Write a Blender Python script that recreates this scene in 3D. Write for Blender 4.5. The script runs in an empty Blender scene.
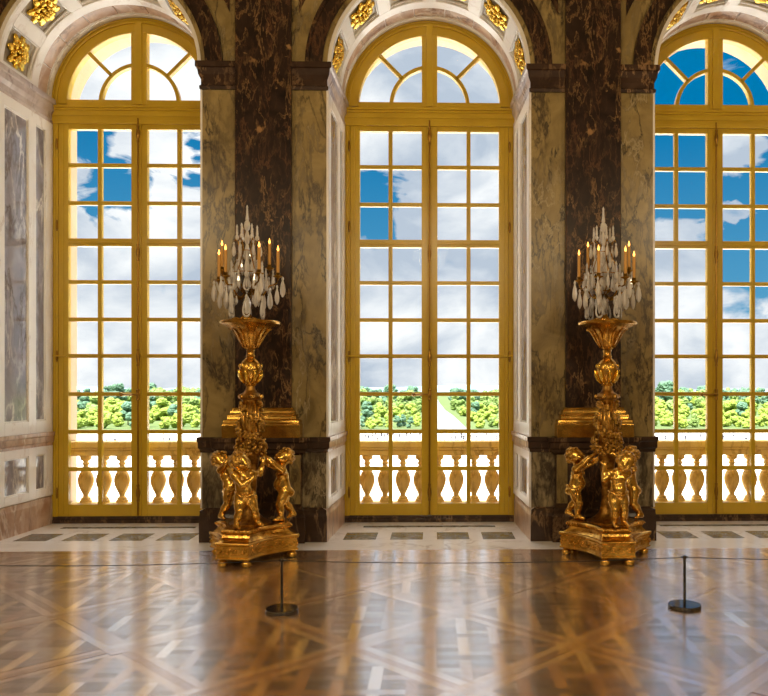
import bpy, bmesh, math, random
import numpy as np
from mathutils import Vector, Matrix
PI = math.pi
scn = bpy.context.scene
col = scn.collection
R = random.Random(7)

# ------------------------------------------------------------------ measured frame (metres)
S = 4.3                       # spacing of the bays
BAYS = (-S, 0.0, S)
PIERS = (-2.15, 2.15)
WN, WF = 1.344, 1.28          # half width of an embrasure at the room face and at the window
RV = 1.366                    # depth of the embrasure
SPR = 6.2                     # springing of the arches
CAM = Vector((0.048, -9.98, 2.0))
F = 760.0

# ------------------------------------------------------------------ materials
class NT:
    def __init__(s, name):
        s.m = bpy.data.materials.new(name); s.m.use_nodes = True
        s.t = s.m.node_tree; s.n = s.t.nodes; s.l = s.t.links
        s.b = s.n['Principled BSDF']; s.tc = s.n.new('ShaderNodeTexCoord')
    def node(s, typ, **kw):
        d = s.n.new(typ)
        for k, v in kw.items():
            if k in d.inputs: d.inputs[k].default_value = v
            else: setattr(d, k, v)
        return d
    def noise(s, scale, detail=6, dist=0.0, rough=0.55, vec=None, stretch=None):
        d = s.node('ShaderNodeTexNoise', Scale=scale, Detail=detail, Distortion=dist, Roughness=rough)
        v = vec or s.tc.outputs['Object']
        if stretch:
            mp = s.node('ShaderNodeMapping'); mp.inputs['Scale'].default_value = stretch
            s.l.new(v, mp.inputs['Vector']); v = mp.outputs[0]
        s.l.new(v, d.inputs['Vector']); return d.outputs['Fac']
    def ramp(s, fac, stops):
        d = s.n.new('ShaderNodeValToRGB'); e = d.color_ramp.elements
        while len(e) < len(stops): e.new(0.5)
        for q, (p, c) in zip(e, stops): q.position = p; q.color = (*c, 1) if len(c) == 3 else c
        s.l.new(fac, d.inputs['Fac']); return d.outputs['Color']
    def math(s, op, a, b=0.0, clamp=False):
        d = s.n.new('ShaderNodeMath'); d.operation = op; d.use_clamp = clamp
        for i, v in enumerate((a, b)):
            if isinstance(v, (int, float)): d.inputs[i].default_value = v
            else: s.l.new(v, d.inputs[i])
        return d.outputs[0]
    def mix(s, fac, a, b):
        d = s.n.new('ShaderNodeMix'); d.data_type = 'RGBA'
        for sock, v in ((d.inputs['Factor'], fac), (d.inputs[6], a), (d.inputs[7], b)):
            if isinstance(v, (int, float)): sock.default_value = v
            elif isinstance(v, tuple): sock.default_value = (*v, 1)
            else: s.l.new(v, sock)
        return d.outputs[2]
    def vein(s, scale, width, detail=5, dist=1.2, stretch=None, rough=0.55):
        n = s.noise(scale, detail, dist, rough, stretch=stretch)
        a = s.math('ABSOLUTE', s.math('SUBTRACT', n, 0.5))
        return s.math('SUBTRACT', 1.0, s.math('DIVIDE', a, width, True), True)
    def bump(s, h, strength=0.3, dist=0.02):
        d = s.node('ShaderNodeBump', Strength=strength, Distance=dist)
        s.l.new(h, d.inputs['Height']); s.l.new(d.outputs[0], s.b.inputs['Normal'])
    def set(s, **kw):
        for k, v in kw.items():
            k = k.replace('_', ' ')
            if isinstance(v, (int, float)): s.b.inputs[k].default_value = v
            elif isinstance(v, tuple): s.b.inputs[k].default_value = (*v, 1)
            else: s.l.new(v, s.b.inputs[k])
        return s.m

M = {}
def plain(name, c, rough=0.5, metal=0.0, var=0.0, vs=6.0, bump=0.0, **kw):
    t = NT(name)
    colr = c
    if var:
        n = t.noise(vs)
        colr = t.mix(n, tuple(x * (1 - var) for x in c), tuple(min(1, x * (1 + var)) for x in c))
    if bump: t.bump(t.noise(vs * 3), bump, 0.01)
    M[name] = t.set(Base_Color=colr, Roughness=rough, Metallic=metal, **kw)

def marble(name, c1, c2, vcol, vs=3.0, vw=0.03, rough=0.3, cs=1.5, vcol2=None, v2=(1.2, 0.02), blotch=None, ang=0.7, spec=0.5, cover=0.0, vcol3=None):
    t = NT(name)
    base = t.ramp(t.noise(cs, 8, 0.8), [(0.3, c1), (0.7, c2)])
    mp = t.node('ShaderNodeMapping'); mp.inputs['Rotation'].default_value = (0.5, ang, 0.3); mp.inputs['Scale'].default_value = (1.0, 1.0, 0.36)
    t.l.new(t.tc.outputs['Object'], mp.inputs['Vector']); wv = mp.outputs[0]
    def vn(sc, w, mk, off):
        n = t.noise(sc, 7, 0.35, 0.62, vec=wv)
        a = t.math('SUBTRACT', 1.0, t.math('DIVIDE', t.math('ABSOLUTE', t.math('SUBTRACT', n, 0.5)), w, True), True)
        a = t.math('POWER', a, 1.6)
        k = t.math('MULTIPLY', t.math('SUBTRACT', t.noise(mk, 4, 0.6, vec=wv), off), 5.0, True)
        return t.math('MULTIPLY', a, k)
    c = t.mix(vn(vs, vw, vs * 0.6, 0.40 - cover), base, vcol)
    if vcol2: c = t.mix(vn(v2[0], v2[1], v2[0] * 0.5, 0.42 - cover), c, vcol2)
    if vcol3: c = t.mix(t.math('MULTIPLY', vn(vs * 2.1, 0.035, vs * 0.8, 0.45), 0.7), c, vcol3)
    if blotch:
        bc, bs, thr = blotch
        k = t.math('MULTIPLY', t.math('SUBTRACT', t.noise(bs, 5, 1.0), thr), 18.0, True)
        c = t.mix(k, c, bc)
    M[name] = t.set(Base_Color=c, Roughness=rough, Specular_IOR_Level=spec)

marble('dark_marble', (0.012, 0.007, 0.006), (0.040, 0.022, 0.015), (0.30, 0.17, 0.075), vs=5.5, vw=0.03, rough=0.30, cs=5,
       vcol2=(0.13, 0.06, 0.03), v2=(9, 0.05), blotch=((0.34, 0.19, 0.08), 2.9, 0.645), ang=1.0, spec=0.22)
marble('brown_marble', (0.030, 0.017, 0.013), (0.075, 0.044, 0.030), (0.34, 0.20, 0.10), vs=2.6, vw=0.03, rough=0.22, cs=3, spec=0.3)
marble('ochre_marble', (0.19, 0.130, 0.045), (0.42, 0.31, 0.125), (0.022, 0.015, 0.010), vs=2.0, vw=0.030, rough=0.30, cs=2.4,
       vcol2=(0.07, 0.045, 0.022), v2=(4.2, 0.06), ang=0.6, cover=0.10, vcol3=(0.60, 0.48, 0.26))
marble('breccia_marble', (0.16, 0.115, 0.06), (0.44, 0.35, 0.20), (0.022, 0.016, 0.012), vs=2.8, vw=0.075, rough=0.3, cs=3.2,
       vcol2=(0.06, 0.04, 0.025), v2=(4.8, 0.09), ang=0.8, cover=0.12, vcol3=(0.58, 0.48, 0.30))
marble('white_marble', (0.84, 0.80, 0.77), (0.90, 0.87, 0.85), (0.66, 0.57, 0.52), vs=2.0, vw=0.03, rough=0.35)
marble('grey_panel_marble', (0.17, 0.16, 0.19), (0.40, 0.38, 0.43), (0.80, 0.77, 0.75), vs=3.4, vw=0.06, rough=0.10, cs=2.0,
       vcol2=(0.12, 0.09, 0.08), v2=(2.8, 0.06))
marble('pink_marble', (0.42, 0.24, 0.15), (0.62, 0.45, 0.34), (0.17, 0.09, 0.07), vs=3.0, vw=0.07, rough=0.3, cs=3,
       vcol2=(0.78, 0.70, 0.62), v2=(2.4, 0.06))
marble('lit_impost_marble', (0.42, 0.32, 0.28), (0.72, 0.64, 0.62), (0.16, 0.09, 0.06), vs=3, vw=0.06, rough=0.3, cs=4)  # impost returns: the dark moulding's window-lit look as a paler colour
marble('coffer_field', (0.34, 0.27, 0.17), (0.48, 0.40, 0.27), (0.2, 0.14, 0.09), vs=3, vw=0.04, rough=0.4)
marble('pale_slab_marble', (0.80, 0.76, 0.72), (0.88, 0.85, 0.82), (0.5, 0.43, 0.38), vs=1.6, vw=0.03, rough=0.22)
marble('green_grey_marble', (0.09, 0.10, 0.085), (0.20, 0.20, 0.17), (0.45, 0.42, 0.36), vs=5, vw=0.05, rough=0.2)
marble('facade_stone', (0.54, 0.36, 0.22), (0.62, 0.44, 0.30), (0.6, 0.42, 0.24), vs=1.5, vw=0.03, rough=0.8)
marble('baluster_stone', (0.86, 0.60, 0.22), (0.93, 0.70, 0.32), (0.5, 0.28, 0.08), vs=3, vw=0.04, rough=0.8)
plain('window_paint', (0.62, 0.40, 0.022), 0.30, 0, 0.16, 3.0)
plain('room_plaster', (0.40, 0.31, 0.17), 0.7, 0, 0.1, 1.0)
plain('mirror_glass', (0.42, 0.42, 0.40), 0.03, 1.0)
plain('gravel', (0.78, 0.74, 0.68), 0.9, 0, 0.1, 0.4)
plain('lawn', (0.07, 0.105, 0.018), 0.9, 0, 0.35, 0.03)
plain('canal_water', (0.22, 0.23, 0.22), 0.3)
plain('leaf_lime', (0.20, 0.27, 0.03), 0.7, 0, 0.5, 0.5)
plain('leaf_mid', (0.13, 0.20, 0.04), 0.7, 0, 0.5, 0.4)
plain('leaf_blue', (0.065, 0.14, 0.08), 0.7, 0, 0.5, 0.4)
plain('bark', (0.09, 0.06, 0.04), 0.9)
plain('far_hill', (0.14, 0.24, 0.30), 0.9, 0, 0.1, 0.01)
plain('black_metal', (0.012, 0.012, 0.014), 0.12, IOR=2.2)
plain('black_cord', (0.012, 0.011, 0.010), 0.6)
plain('old_bronze', (0.32, 0.17, 0.03), 0.35, 1.0, 0.2, 20)
plain('candle_wax', (0.62, 0.31, 0.055), 0.45, 0, 0.0, Subsurface_Weight=0.0)
plain('cloth_dark', (0.03, 0.03, 0.045), 0.8)
plain('cloth_pale', (0.45, 0.42, 0.40), 0.8)
plain('skin', (0.5, 0.32, 0.22), 0.7)

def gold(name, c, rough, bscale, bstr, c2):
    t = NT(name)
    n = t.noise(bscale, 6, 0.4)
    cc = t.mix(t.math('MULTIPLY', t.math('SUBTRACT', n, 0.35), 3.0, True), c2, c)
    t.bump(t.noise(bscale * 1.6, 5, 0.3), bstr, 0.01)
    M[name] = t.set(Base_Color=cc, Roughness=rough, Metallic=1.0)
gold('gold', (0.86, 0.53, 0.12), 0.24, 14, 0.3, (0.36, 0.18, 0.03))
gold('gold_smooth', (0.86, 0.55, 0.13), 0.22, 7, 0.05, (0.52, 0.29, 0.05))
gold('gold_relief', (0.90, 0.54, 0.12), 0.30, 34, 0.9, (0.16, 0.07, 0.012))
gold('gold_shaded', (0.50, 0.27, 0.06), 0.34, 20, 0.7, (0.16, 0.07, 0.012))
gold('gold_bright', (1.0, 0.70, 0.14), 0.24, 12, 0.2, (0.7, 0.42, 0.04))

t = NT('crystal')
M['crystal'] = t.set(Base_Color=(1.0, 0.95, 0.92), Roughness=0.05, Transmission_Weight=0.35, IOR=1.6, Specular_IOR_Level=0.9)

# window glass: a clear pane with a faint mirror
t = NT('window_glass')
tr = t.node('ShaderNodeBsdfTransparent', Color=(0.98, 0.99, 0.985, 1)); gl = t.node('ShaderNodeBsdfGlossy', Roughness=0.02)
fr = t.node('ShaderNodeLayerWeight', Blend=0.12); mx = t.n.new('ShaderNodeMixShader')
t.l.new(t.math('MULTIPLY', fr.outputs['Fresnel'], 0.35, True), mx.inputs[0]); t.l.new(tr.outputs[0], mx.inputs[1]); t.l.new(gl.outputs[0], mx.inputs[2])
t.l.new(mx.outputs[0], t.n['Material Output'].inputs['Surface']); M['window_glass'] = t.m

t = NT('flame')
t.set(Base_Color=(1, 0.5, 0.1), Emission_Color=(1.0, 0.42, 0.07)); t.b.inputs['Emission Strength'].default_value = 5.0; M['flame'] = t.m

# parquet: tone is stored per plank, the directional grain sheen of the battens included
t = NT('parquet')
at = t.node('ShaderNodeAttribute', attribute_name='tone'); ad = t.node('ShaderNodeAttribute', attribute_name='grain')
mp = t.node('ShaderNodeMapping'); mp.inputs['Scale'].default_value = (1, 1, 1)
rot = t.node('ShaderNodeVectorRotate', rotation_type='Z_AXIS')
t.l.new(t.tc.outputs['Object'], rot.inputs['Vector']); t.l.new(ad.outputs['Fac'], rot.inputs['Angle'])
gr = t.noise(9.0, 6, 1.2, 0.6, vec=rot.outputs[0], stretch=(1.0, 9.0, 1.0))
base = t.ramp(at.outputs['Fac'], [(0.0, (0.040, 0.013, 0.002)), (0.2, (0.13, 0.046, 0.007)), (0.5, (0.52, 0.205, 0.032)), (1.0, (0.97, 0.62, 0.19))])
dk = t.mix(t.math('MULTIPLY', gr, 1.0), (0.55, 0.5, 0.45), (1.25, 1.25, 1.25))
mul = t.n.new('ShaderNodeMix'); mul.data_type = 'RGBA'; mul.blend_type = 'MULTIPLY'; mul.inputs['Factor'].default_value = 1
t.l.new(base, mul.inputs[6]); t.l.new(dk, mul.inputs[7])
t.bump(t.math('ADD', gr, t.math('MULTIPLY', t.noise(2.2, 3), 1.2)), 0.012, 0.02)
rg = t.math('ADD', t.math('MULTIPLY', gr, 0.06), 0.10)
sh = t.node('ShaderNodeAttribute', attribute_name='sheen')
cr_ = t.math('ADD', t.math('MULTIPLY', sh.outputs['Fac'], 0.08), 0.17)
cw_ = t.math('SUBTRACT', 1.36, t.math('MULTIPLY', sh.outputs['Fac'], 0.64))
t.set(Base_Color=mul.outputs[2], Roughness=rg, IOR=1.45)
gl = t.node('ShaderNodeBsdfGlossy'); gl.inputs['Color'].default_value = (1.0, 1.0, 1.0, 1); t.l.new(cr_, gl.inputs['Roughness'])
tg = t.n.new('ShaderNodeCombineXYZ'); tg.inputs['X'].default_value = 1.0; t.l.new(tg.outputs[0], gl.inputs['Tangent']); gl.inputs['Anisotropy'].default_value = 0.5
lw = t.node('ShaderNodeLayerWeight', Blend=0.5); mx = t.n.new('ShaderNodeMixShader')
fc = t.math('MULTIPLY', t.math('ADD', 0.20, t.math('MULTIPLY', lw.outputs['Facing'], 0.56)), cw_, True)
bp = [n for n in t.n if n.bl_idname == 'ShaderNodeBump'][0]; t.l.new(bp.outputs[0], gl.inputs['Normal'])
t.l.new(fc, mx.inputs[0]); t.l.new(t.b.outputs[0], mx.inputs[1]); t.l.new(gl.outputs[0], mx.inputs[2]); t.l.new(mx.outputs[0], t.n['Material Output'].inputs['Surface'])
M['parquet'] = t.m

# ------------------------------------------------------------------ mesh builder
class MB:
    def __init__(s): s.v = []; s.f = []; s.mi = []; s.cur = 0
    def mat(s, i): s.cur = i; return s
    def add(s, vs, fs):
        o = len(s.v); s.v += [tuple(v) for v in vs]
        for f in fs: s.f.append(tuple(i + o for i in f)); s.mi.append(s.cur)
        return s
    def box(s, x0, x1, y0, y1, z0, z1):
        vs = [(x, y, z) for z in (z0, z1) for y in (y0, y1) for x in (x0, x1)]
        return s.add(vs, [(0, 2, 3, 1), (4, 5, 7, 6), (0, 1, 5, 4), (2, 6, 7, 3), (0, 4, 6, 2), (1, 3, 7, 5)])
    def prism(s, pts, z0, z1, pts1=None):
        """polygon in plan, counter-clockwise, from z0 to z1 (optionally changing shape)"""
        n = len(pts); pts1 = pts1 or pts
        vs = [(x, y, z0) for x, y in pts] + [(x, y, z1) for x, y in pts1]
        fs = [(i, (i + 1) % n, n + (i + 1) % n, n + i) for i in range(n)]
        return s.add(vs, fs + [tuple(range(n - 1, -1, -1)), tuple(range(n, 2 * n))])
    def sweep_plan(s, prof, path, closed=False):
        """profile (out, z) swept along a plan path; out is to the right of the walking direction"""
        n = len(path); rows = []
        for i, p in enumerate(path):
            p = Vector(p)
            a = Vector(path[i - 1]) if (i or closed) else None
            b = Vector(path[(i + 1) % n]) if (i < n - 1 or closed) else None
            d1 = (p - a).normalized() if a is not None else None
            d2 = (b - p).normalized() if b is not None else None
            if d1 is None: d1 = d2
            if d2 is None: d2 = d1
            n1 = Vector((d1.y, -d1.x)); n2 = Vector((d2.y, -d2.x))
            nn = (n1 + n2); nn = nn / max(0.3, nn.dot(n1))
            rows.append([(p.x + nn.x * o, p.y + nn.y * o, z) for o, z in prof])
        m = len(prof); vs = [v for r in rows for v in r]; fs = []
        for i in range(n if closed else n - 1):
            j = (i + 1) % n
            for k in range(m - 1): fs.append((i * m + k, j * m + k, j * m + k + 1, i * m + k + 1))
        if not closed: fs += [tuple(range(m)), tuple((n - 1) * m + k for k in range(m - 1, -1, -1))]
        return s.add(vs, fs)
    def lathe(s, prof, cx=0, cy=0, seg=24, z=0, sx=1, sy=1, cap=True):
        m = len(prof); vs = []
        for k in range(seg):
            a = 2 * PI * k / seg
            for r, h in prof: vs.append((cx + r * sx * math.cos(a), cy + r * sy * math.sin(a), z + h))
        fs = []
        for k in range(seg):
            j = (k + 1) % seg
            for i in range(m - 1): fs.append((k * m + i, j * m + i, j * m + i + 1, k * m + i + 1))
        if cap:
            fs += [tuple(k * m for k in range(seg - 1, -1, -1)), tuple(k * m + m - 1 for k in range(seg))]
        return s.add(vs, fs)
    def tube(s, path, r, seg=8):
        path = [Vector(p) for p in path]; n = len(path)
        rr = r if isinstance(r, (list, tuple)) else [r] * n
        up = Vector((0, 0, 1)); vs = []
        for i, p in enumerate(path):
            d = (path[min(i + 1, n - 1)] - path[max(i - 1, 0)]).normalized()
            a = d.cross(up if abs(d.z) < 0.95 else Vector((1, 0, 0))).normalized(); b = a.cross(d)
            for k in range(seg):
                q = 2 * PI * k / seg; vs.append(p + (a * math.cos(q) + b * math.sin(q)) * rr[i])
        fs = [(i * seg + k, i * seg + (k + 1) % seg, (i + 1) * seg + (k + 1) % seg, (i + 1) * seg + k) for i in range(n - 1) for k in range(seg)]
        fs += [tuple(range(seg - 1, -1, -1)), tuple((n - 1) * seg + k for k in range(seg))]
        return s.add(vs, fs)
    def ball(s, c, r, seg=8, rings=6):
        rx, ry, rz = (r, r, r) if isinstance(r, (int, float)) else r
        prof = [(math.sin(PI * i / rings), -math.cos(PI * i / rings)) for i in range(rings + 1)]
        prof[0] = (1e-4, -1); prof[-1] = (1e-4, 1)
        m = len(prof); vs = []
        for k in range(seg):
            a = 2 * PI * k / seg
            for q, h in prof: vs.append((c[0] + rx * q * math.cos(a), c[1] + ry * q * math.sin(a), c[2] + rz * h))
        return s.add(vs, [(k * m + i, ((k + 1) % seg) * m + i, ((k + 1) % seg) * m + i + 1, k * m + i + 1) for k in range(seg) for i in range(m - 1)])
    def ring(s, cx, cz, r0, r1, y0, y1, a0=0.0, a1=PI, n=40, r0b=None, r1b=None):
        """arched bar in the XZ plane; r0b, r1b are its radii on the y1 side"""
        r0b = r0 if r0b is None else r0b; r1b = r1 if r1b is None else r1b
        vs = []
        for i in range(n + 1):
            a = a0 + (a1 - a0) * i / n; c, d = math.cos(a), math.sin(a)
            vs += [(cx + r0 * c, y0, cz + r0 * d), (cx + r1 * c, y0, cz + r1 * d), (cx + r1b * c, y1, cz + r1b * d), (cx + r0b * c, y1, cz + r0b * d)]
        fs = []
        for i in range(n):
            for k in range(4): fs.append((i * 4 + k, i * 4 + (k + 1) % 4, i * 4 + 4 + (k + 1) % 4, i * 4 + 4 + k))
        if abs(a1 - a0) < 2 * PI - 0.01: fs += [(3, 2, 1, 0), tuple(n * 4 + k for k in range(4))]
        return s.add(vs, fs)
    def build(s, name, mats, parent=None, bevel=0.0, smooth=False, loc=None, seg=2):
        me = bpy.data.meshes.new(name); me.from_pydata(s.v, [], s.f)
        mats = mats if isinstance(mats, (list, tuple)) else [mats]
        for m in mats: me.materials.append(M[m] if isinstance(m, str) else m)
        me.polygons.foreach_set('material_index', s.mi)
        bm = bmesh.new(); bm.from_mesh(me); bmesh.ops.recalc_face_normals(bm, faces=bm.faces); bm.to_mesh(me); bm.free()
        o = bpy.data.objects.new(name, me); col.objects.link(o)
        if parent: o.parent = parent
        if loc: o.location = loc
        if bevel:
            b = o.modifiers.new('Bevel', 'BEVEL'); b.width = bevel; b.segments = seg; b.limit_method = 'ANGLE'; b.angle_limit = 0.6
        if smooth:
            me.polygons.foreach_set('use_smooth', [True] * len(me.polygons))
            if smooth != 'all': me.set_sharp_from_angle(angle=0.7)
        return o

def tag(o, label=None, cat=None, group=None, kind=None):
    if label: o['label'] = label
    if cat: o['category'] = cat
    if group: o['group'] = group
    if kind: o['kind'] = kind
    return o
def empty(name, loc=(0, 0, 0), rz=0):
    o = bpy.data.objects.new(name, None); col.objects.link(o); o.location = loc; o.rotation_euler = (0, 0, rz); o.empty_display_size = 0.1
    return o
def struct(o): o['kind'] = 'structure'; return o
def kids(o): return [c for c in bpy.data.objects if c.parent == o]
def copy_tree(o, parent=None):
    c = o.copy(); col.objects.link(c)
    if parent: c.parent = parent
    for ch in CH.get(o.name, None) or kids(o): copy_tree(ch, c)
    return c
CH = {}

# ------------------------------------------------------------------ room shell
XL, XR, YB, ZC = -6.9, 6.9, -11.4, 10.6
def arch_face(mb, y, hw, xs, x0, x1, top, z0=0.0, n=36):
    """a wall face in the plane y pierced by arched openings of half width hw"""
    edges = [x0]
    for c in xs: edges += [c - hw, c + hw]
    edges.append(x1)
    for a, b in zip(edges[0::2], edges[1::2]):
        mb.add([(a, y, z0), (b, y, z0), (b, y, top), (a, y, top)], [(0, 1, 2, 3)])
    for c in xs:
        vs = []
        for i in range(n + 1):
            a = PI - PI * i / n; x = c + hw * math.cos(a)
            vs += [(x, y, SPR + hw * math.sin(a)), (x, y, top)]
        mb.add(vs, [(2 * i, 2 * i + 2, 2 * i + 3, 2 * i + 1) for i in range(n)])
def arch_reveal(mb, xs, y0, hw0, y1, hw1, z0=0.0, n=36):
    for c in xs:
        pts = [(-1, None), ] + [(math.cos(PI - PI * i / n), math.sin(PI - PI * i / n)) for i in range(n + 1)] + [(1, None)]
        vs = []
        for k, q in pts:
            for y, h in ((y0, hw0), (y1, hw1)): vs.append((c + h * k, y, z0 if q is None else SPR + h * q))
        mb.add(vs, [(2 * i, 2 * i + 1, 2 * i + 3, 2 * i + 2) for i in range(len(pts) - 1)])

w = MB()
w.mat(0); arch_face(w, 0.0, WN, BAYS, XL, XR, ZC)
w.mat(1); arch_reveal(w, BAYS, 0.0, WN, RV, WF)
arch_face(w, RV, WF, BAYS, XL, XR, ZC)
struct(w.build('wall_far', ['ochre_marble', 'white_marble']))
HWX, YO = 1.20, 2.0
w = MB(); arch_face(w, 1.50, HWX, BAYS, XL, XR, ZC, -0.3); arch_reveal(w, BAYS, 1.50, HWX, YO, HWX, -0.3); arch_face(w, YO, HWX, BAYS, XL, XR, ZC, -8)
for c in BAYS: w.box(c - HWX, c + HWX, 1.5, YO, -0.5, 0.02)
struct(w.build('wall_exterior', 'facade_stone'))
w = MB(); w.box(XL - 0.2, XL, YB, 1.45, 0, ZC); struct(w.build('wall_left', 'room_plaster'))
w = MB(); w.box(XR, XR + 0.2, YB, 1.45, 0, ZC); struct(w.build('wall_right', 'room_plaster'))
w = MB(); w.mat(0).box(XL, XR, YB - 0.2, YB, 0, ZC)
for c in BAYS:
    n = 32; pts = [(c - 1.2, 0.4), (c + 1.2, 0.4)] + [(c + 1.2 * math.cos(PI * i / n), SPR + 1.2 * math.sin(PI * i / n)) for i in range(n + 1)]
    w.mat(1).add([(x, YB + 0.012, z) for x, z in pts], [tuple(range(len(pts)))[::-1]])
    w.mat(2).ring(c, SPR, 1.2, 1.34, YB - 0.02, YB + 0.06)
    for sg in (-1, 1): w.box(*sorted((c + sg * 1.2, c + sg * 1.34)), YB - 0.02, YB + 0.06, 0.4, SPR)
struct(w.build('wall_back', ['brown_marble', 'mirror_glass', 'window_paint']))
w = MB(); w.box(XL - 0.2, XR + 0.2, YB - 0.2, YO, ZC, ZC + 0.25); struct(w.build('ceiling', 'room_plaster'))

# ------------------------------------------------------------------ parquet floor, plank by plank
FRONT = -0.57                  # where the marble of the bays stops
def clip(poly, a, b, c):       # keep a*x + b*y <= c
    out = []
    for i, p in enumerate(poly):
        q = poly[(i + 1) % len(poly)]
        dp, dq = a * p[0] + b * p[1] - c, a * q[0] + b * q[1] - c
        if dp <= 0: out.append(p)
        if dp * dq < 0:
            k = dp / (dp - dq); out.append((p[0] + k * (q[0] - p[0]), p[1] + k * (q[1] - p[1])))
    return out
fv, ff, ft, fg, fs_ = [], [], [], [], []
def plank(poly, tone, grain, lim):
    for c in lim: 
        poly = clip(poly, *c)
        if len(poly) < 3: return
    ar = abs(sum(p[0] * q[1] - q[0] * p[1] for p, q in zip(poly, poly[1:] + poly[:1]))) / 2
    if ar < 1e-5: return
    o = len(fv); tx_, ty_ = R.uniform(-1, 1) * 0.002, R.uniform(-1, 1) * 0.002; mx_, my_ = poly[0]
    fs_.append(min(1, max(0, 0.9 - 0.75 * tone + R.uniform(-0.25, 0.25))))
    fv.extend((x, y, max(-0.0025, min(0, -0.0008 + (x - mx_) * tx_ + (y - my_) * ty_))) for x, y in poly); ff.append(tuple(range(o, o + len(poly))))
    ft.append(min(1, max(0, tone + R.uniform(-0.07, 0.07)))); fg.append(grain)
HD = 0.88                      # half diagonal of a parquet panel
G, BW, BAND = 0.2514, 0.085, 0.215
room = [(1, 0, XR), (-1, 0, -XL), (0, 1, FRONT - 0.22), (0, -1, -YB)]
r2 = math.sqrt(0.5)
OX, OY = -0.595, -4.09
for i in range(-10, 11):
    for j in range(-10, 6):
        if (i + j) % 2 == 0: continue
        cx, cy = OX + HD * i, OY + HD * j
        if not (XL - 1 < cx < XR + 1 and YB - 1 < cy < 1): continue
        h = HD * r2 - BAND / 2
        lim = [(a * r2, b * r2, h + (a * cx + b * cy) * r2) for a in (1, -1) for b in (1, -1)] + room
        for a in range(-4, 5):
            for b in range(-4, 5):
                x, y = cx + a * G, cy + b * G
                e = (a + b) % 2 == 0
                ln = G - BW / 2
                if e: plank([(x - BW / 2, y - ln), (x + BW / 2, y - ln), (x + BW / 2, y + ln), (x - BW / 2, y + ln)], R.choice((0.34, 0.46, 0.62, 0.85, 0.95)), PI / 2, lim)  # lengthwise battens lighter: their grain sheen is put into the tone
                else: plank([(x - ln, y - BW / 2), (x + ln, y - BW / 2), (x + ln, y + BW / 2), (x - ln, y + BW / 2)], R.choice((0.22, 0.3, 0.38)), 0.0, lim)  # crosswise battens darker: shading across the grain, put into the tone
                s0, s1 = BW / 2, G - BW / 2
                k = R.choice((0.04, 0.1, 0.15, 0.22))
                m = (s0 + s1) / 2
                for u0, u1 in ((s0, m), (m, s1)):
                    plank([(x + s0, y + u0), (x + s1, y + u0), (x + s1, y + u1), (x + s0, y + u1)], k, 0.0, lim)
# lattice bands: each band three strips long, running from crossing to crossing
for i in range(-10, 11):
    for j in range(-10, 6):
        if (i + j) % 2: continue
        x0, y0 = OX + HD * i, OY + HD * j
        for sgn in (1, -1):
            x1, y1 = x0 + sgn * HD, y0 + HD
            dx, dy = (x1 - x0), (y1 - y0); L = math.hypot(dx, dy); dx /= L; dy /= L; nx, ny = -dy, dx
            e0 = -BAND / 2 if sgn == 1 else BAND / 2
            e1 = L + BAND / 2 if sgn == 1 else L - BAND / 2
            for (u0, u1, tn) in ((-BAND / 2, -BAND / 6, 0.62), (-BAND / 6, BAND / 6, 0.40), (BAND / 6, BAND / 2, 0.66)):
                pts = [(x0 + dx * e + nx * u, y0 + dy * e + ny * u) for e, u in ((e0, u0), (e1, u0), (e1, u1), (e0, u1))]
                if sgn == 1:
                    plank([(x0 + dx * e + nx * u, y0 + dy * e + ny * u) for e, u in ((-BAND / 2, u0), (L - BAND / 2, u0), (L - BAND / 2, u1), (-BAND / 2, u1))], tn, math.atan2(dy, dx), room)
                else:
                    plank([(x0 + dx * e + nx * u, y0 + dy * e + ny * u) for e, u in ((BAND / 2, u0), (L - BAND / 2, u0), (L - BAND / 2, u1), (BAND / 2, u1))], tn, math.atan2(dy, dx), room)
edge = [(1, 0, XR), (-1, 0, -XL)]
for q in range(2):
    y0, y1 = FRONT - 0.11 * (q + 1), FRONT - 0.11 * q
    x = XL
    while x < XR:
        l = R.uniform(1.2, 2.0); plank([(x, y0), (x + l, y0), (x + l, y1), (x, y1)], R.choice((0.35, 0.45, 0.3)), 0.0, edge); x += l
me = bpy.data.meshes.new('floor'); me.from_pydata(fv, [], ff)
for nm, data in (('tone', ft), ('grain', fg), ('sheen', fs_)):
    at = me.attributes.new(nm, 'FLOAT', 'FACE'); at.data.foreach_set('value', data)
me.materials.append(M['parquet']); fl = bpy.data.objects.new('floor', me); col.objects.link(fl); struct(fl)
w = MB(); w.box(XL, XR, YB, FRONT, -0.3, -0.004); struct(w.build('floor_slab', 'bark'))

# marble paving of the bays with its inlaid tiles
w = MB(); w.box(XL, XR, FRONT, RV + 0.12, -0.3, 0.0)
w.mat(1)
for c in BAYS:
    for x in (-0.92, -0.30, 0.32, 0.93): w.box(c + x - 0.215, c + x + 0.215, 0.06, 0.55, -0.01, 0.002)
    w.box(c - 0.95, c + 0.95, 0.94, 1.06, -0.01, 0.002)
    w.mat(1)
struct(w.build('floor_marble', ['pale_slab_marble', 'green_grey_marble']))

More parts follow.
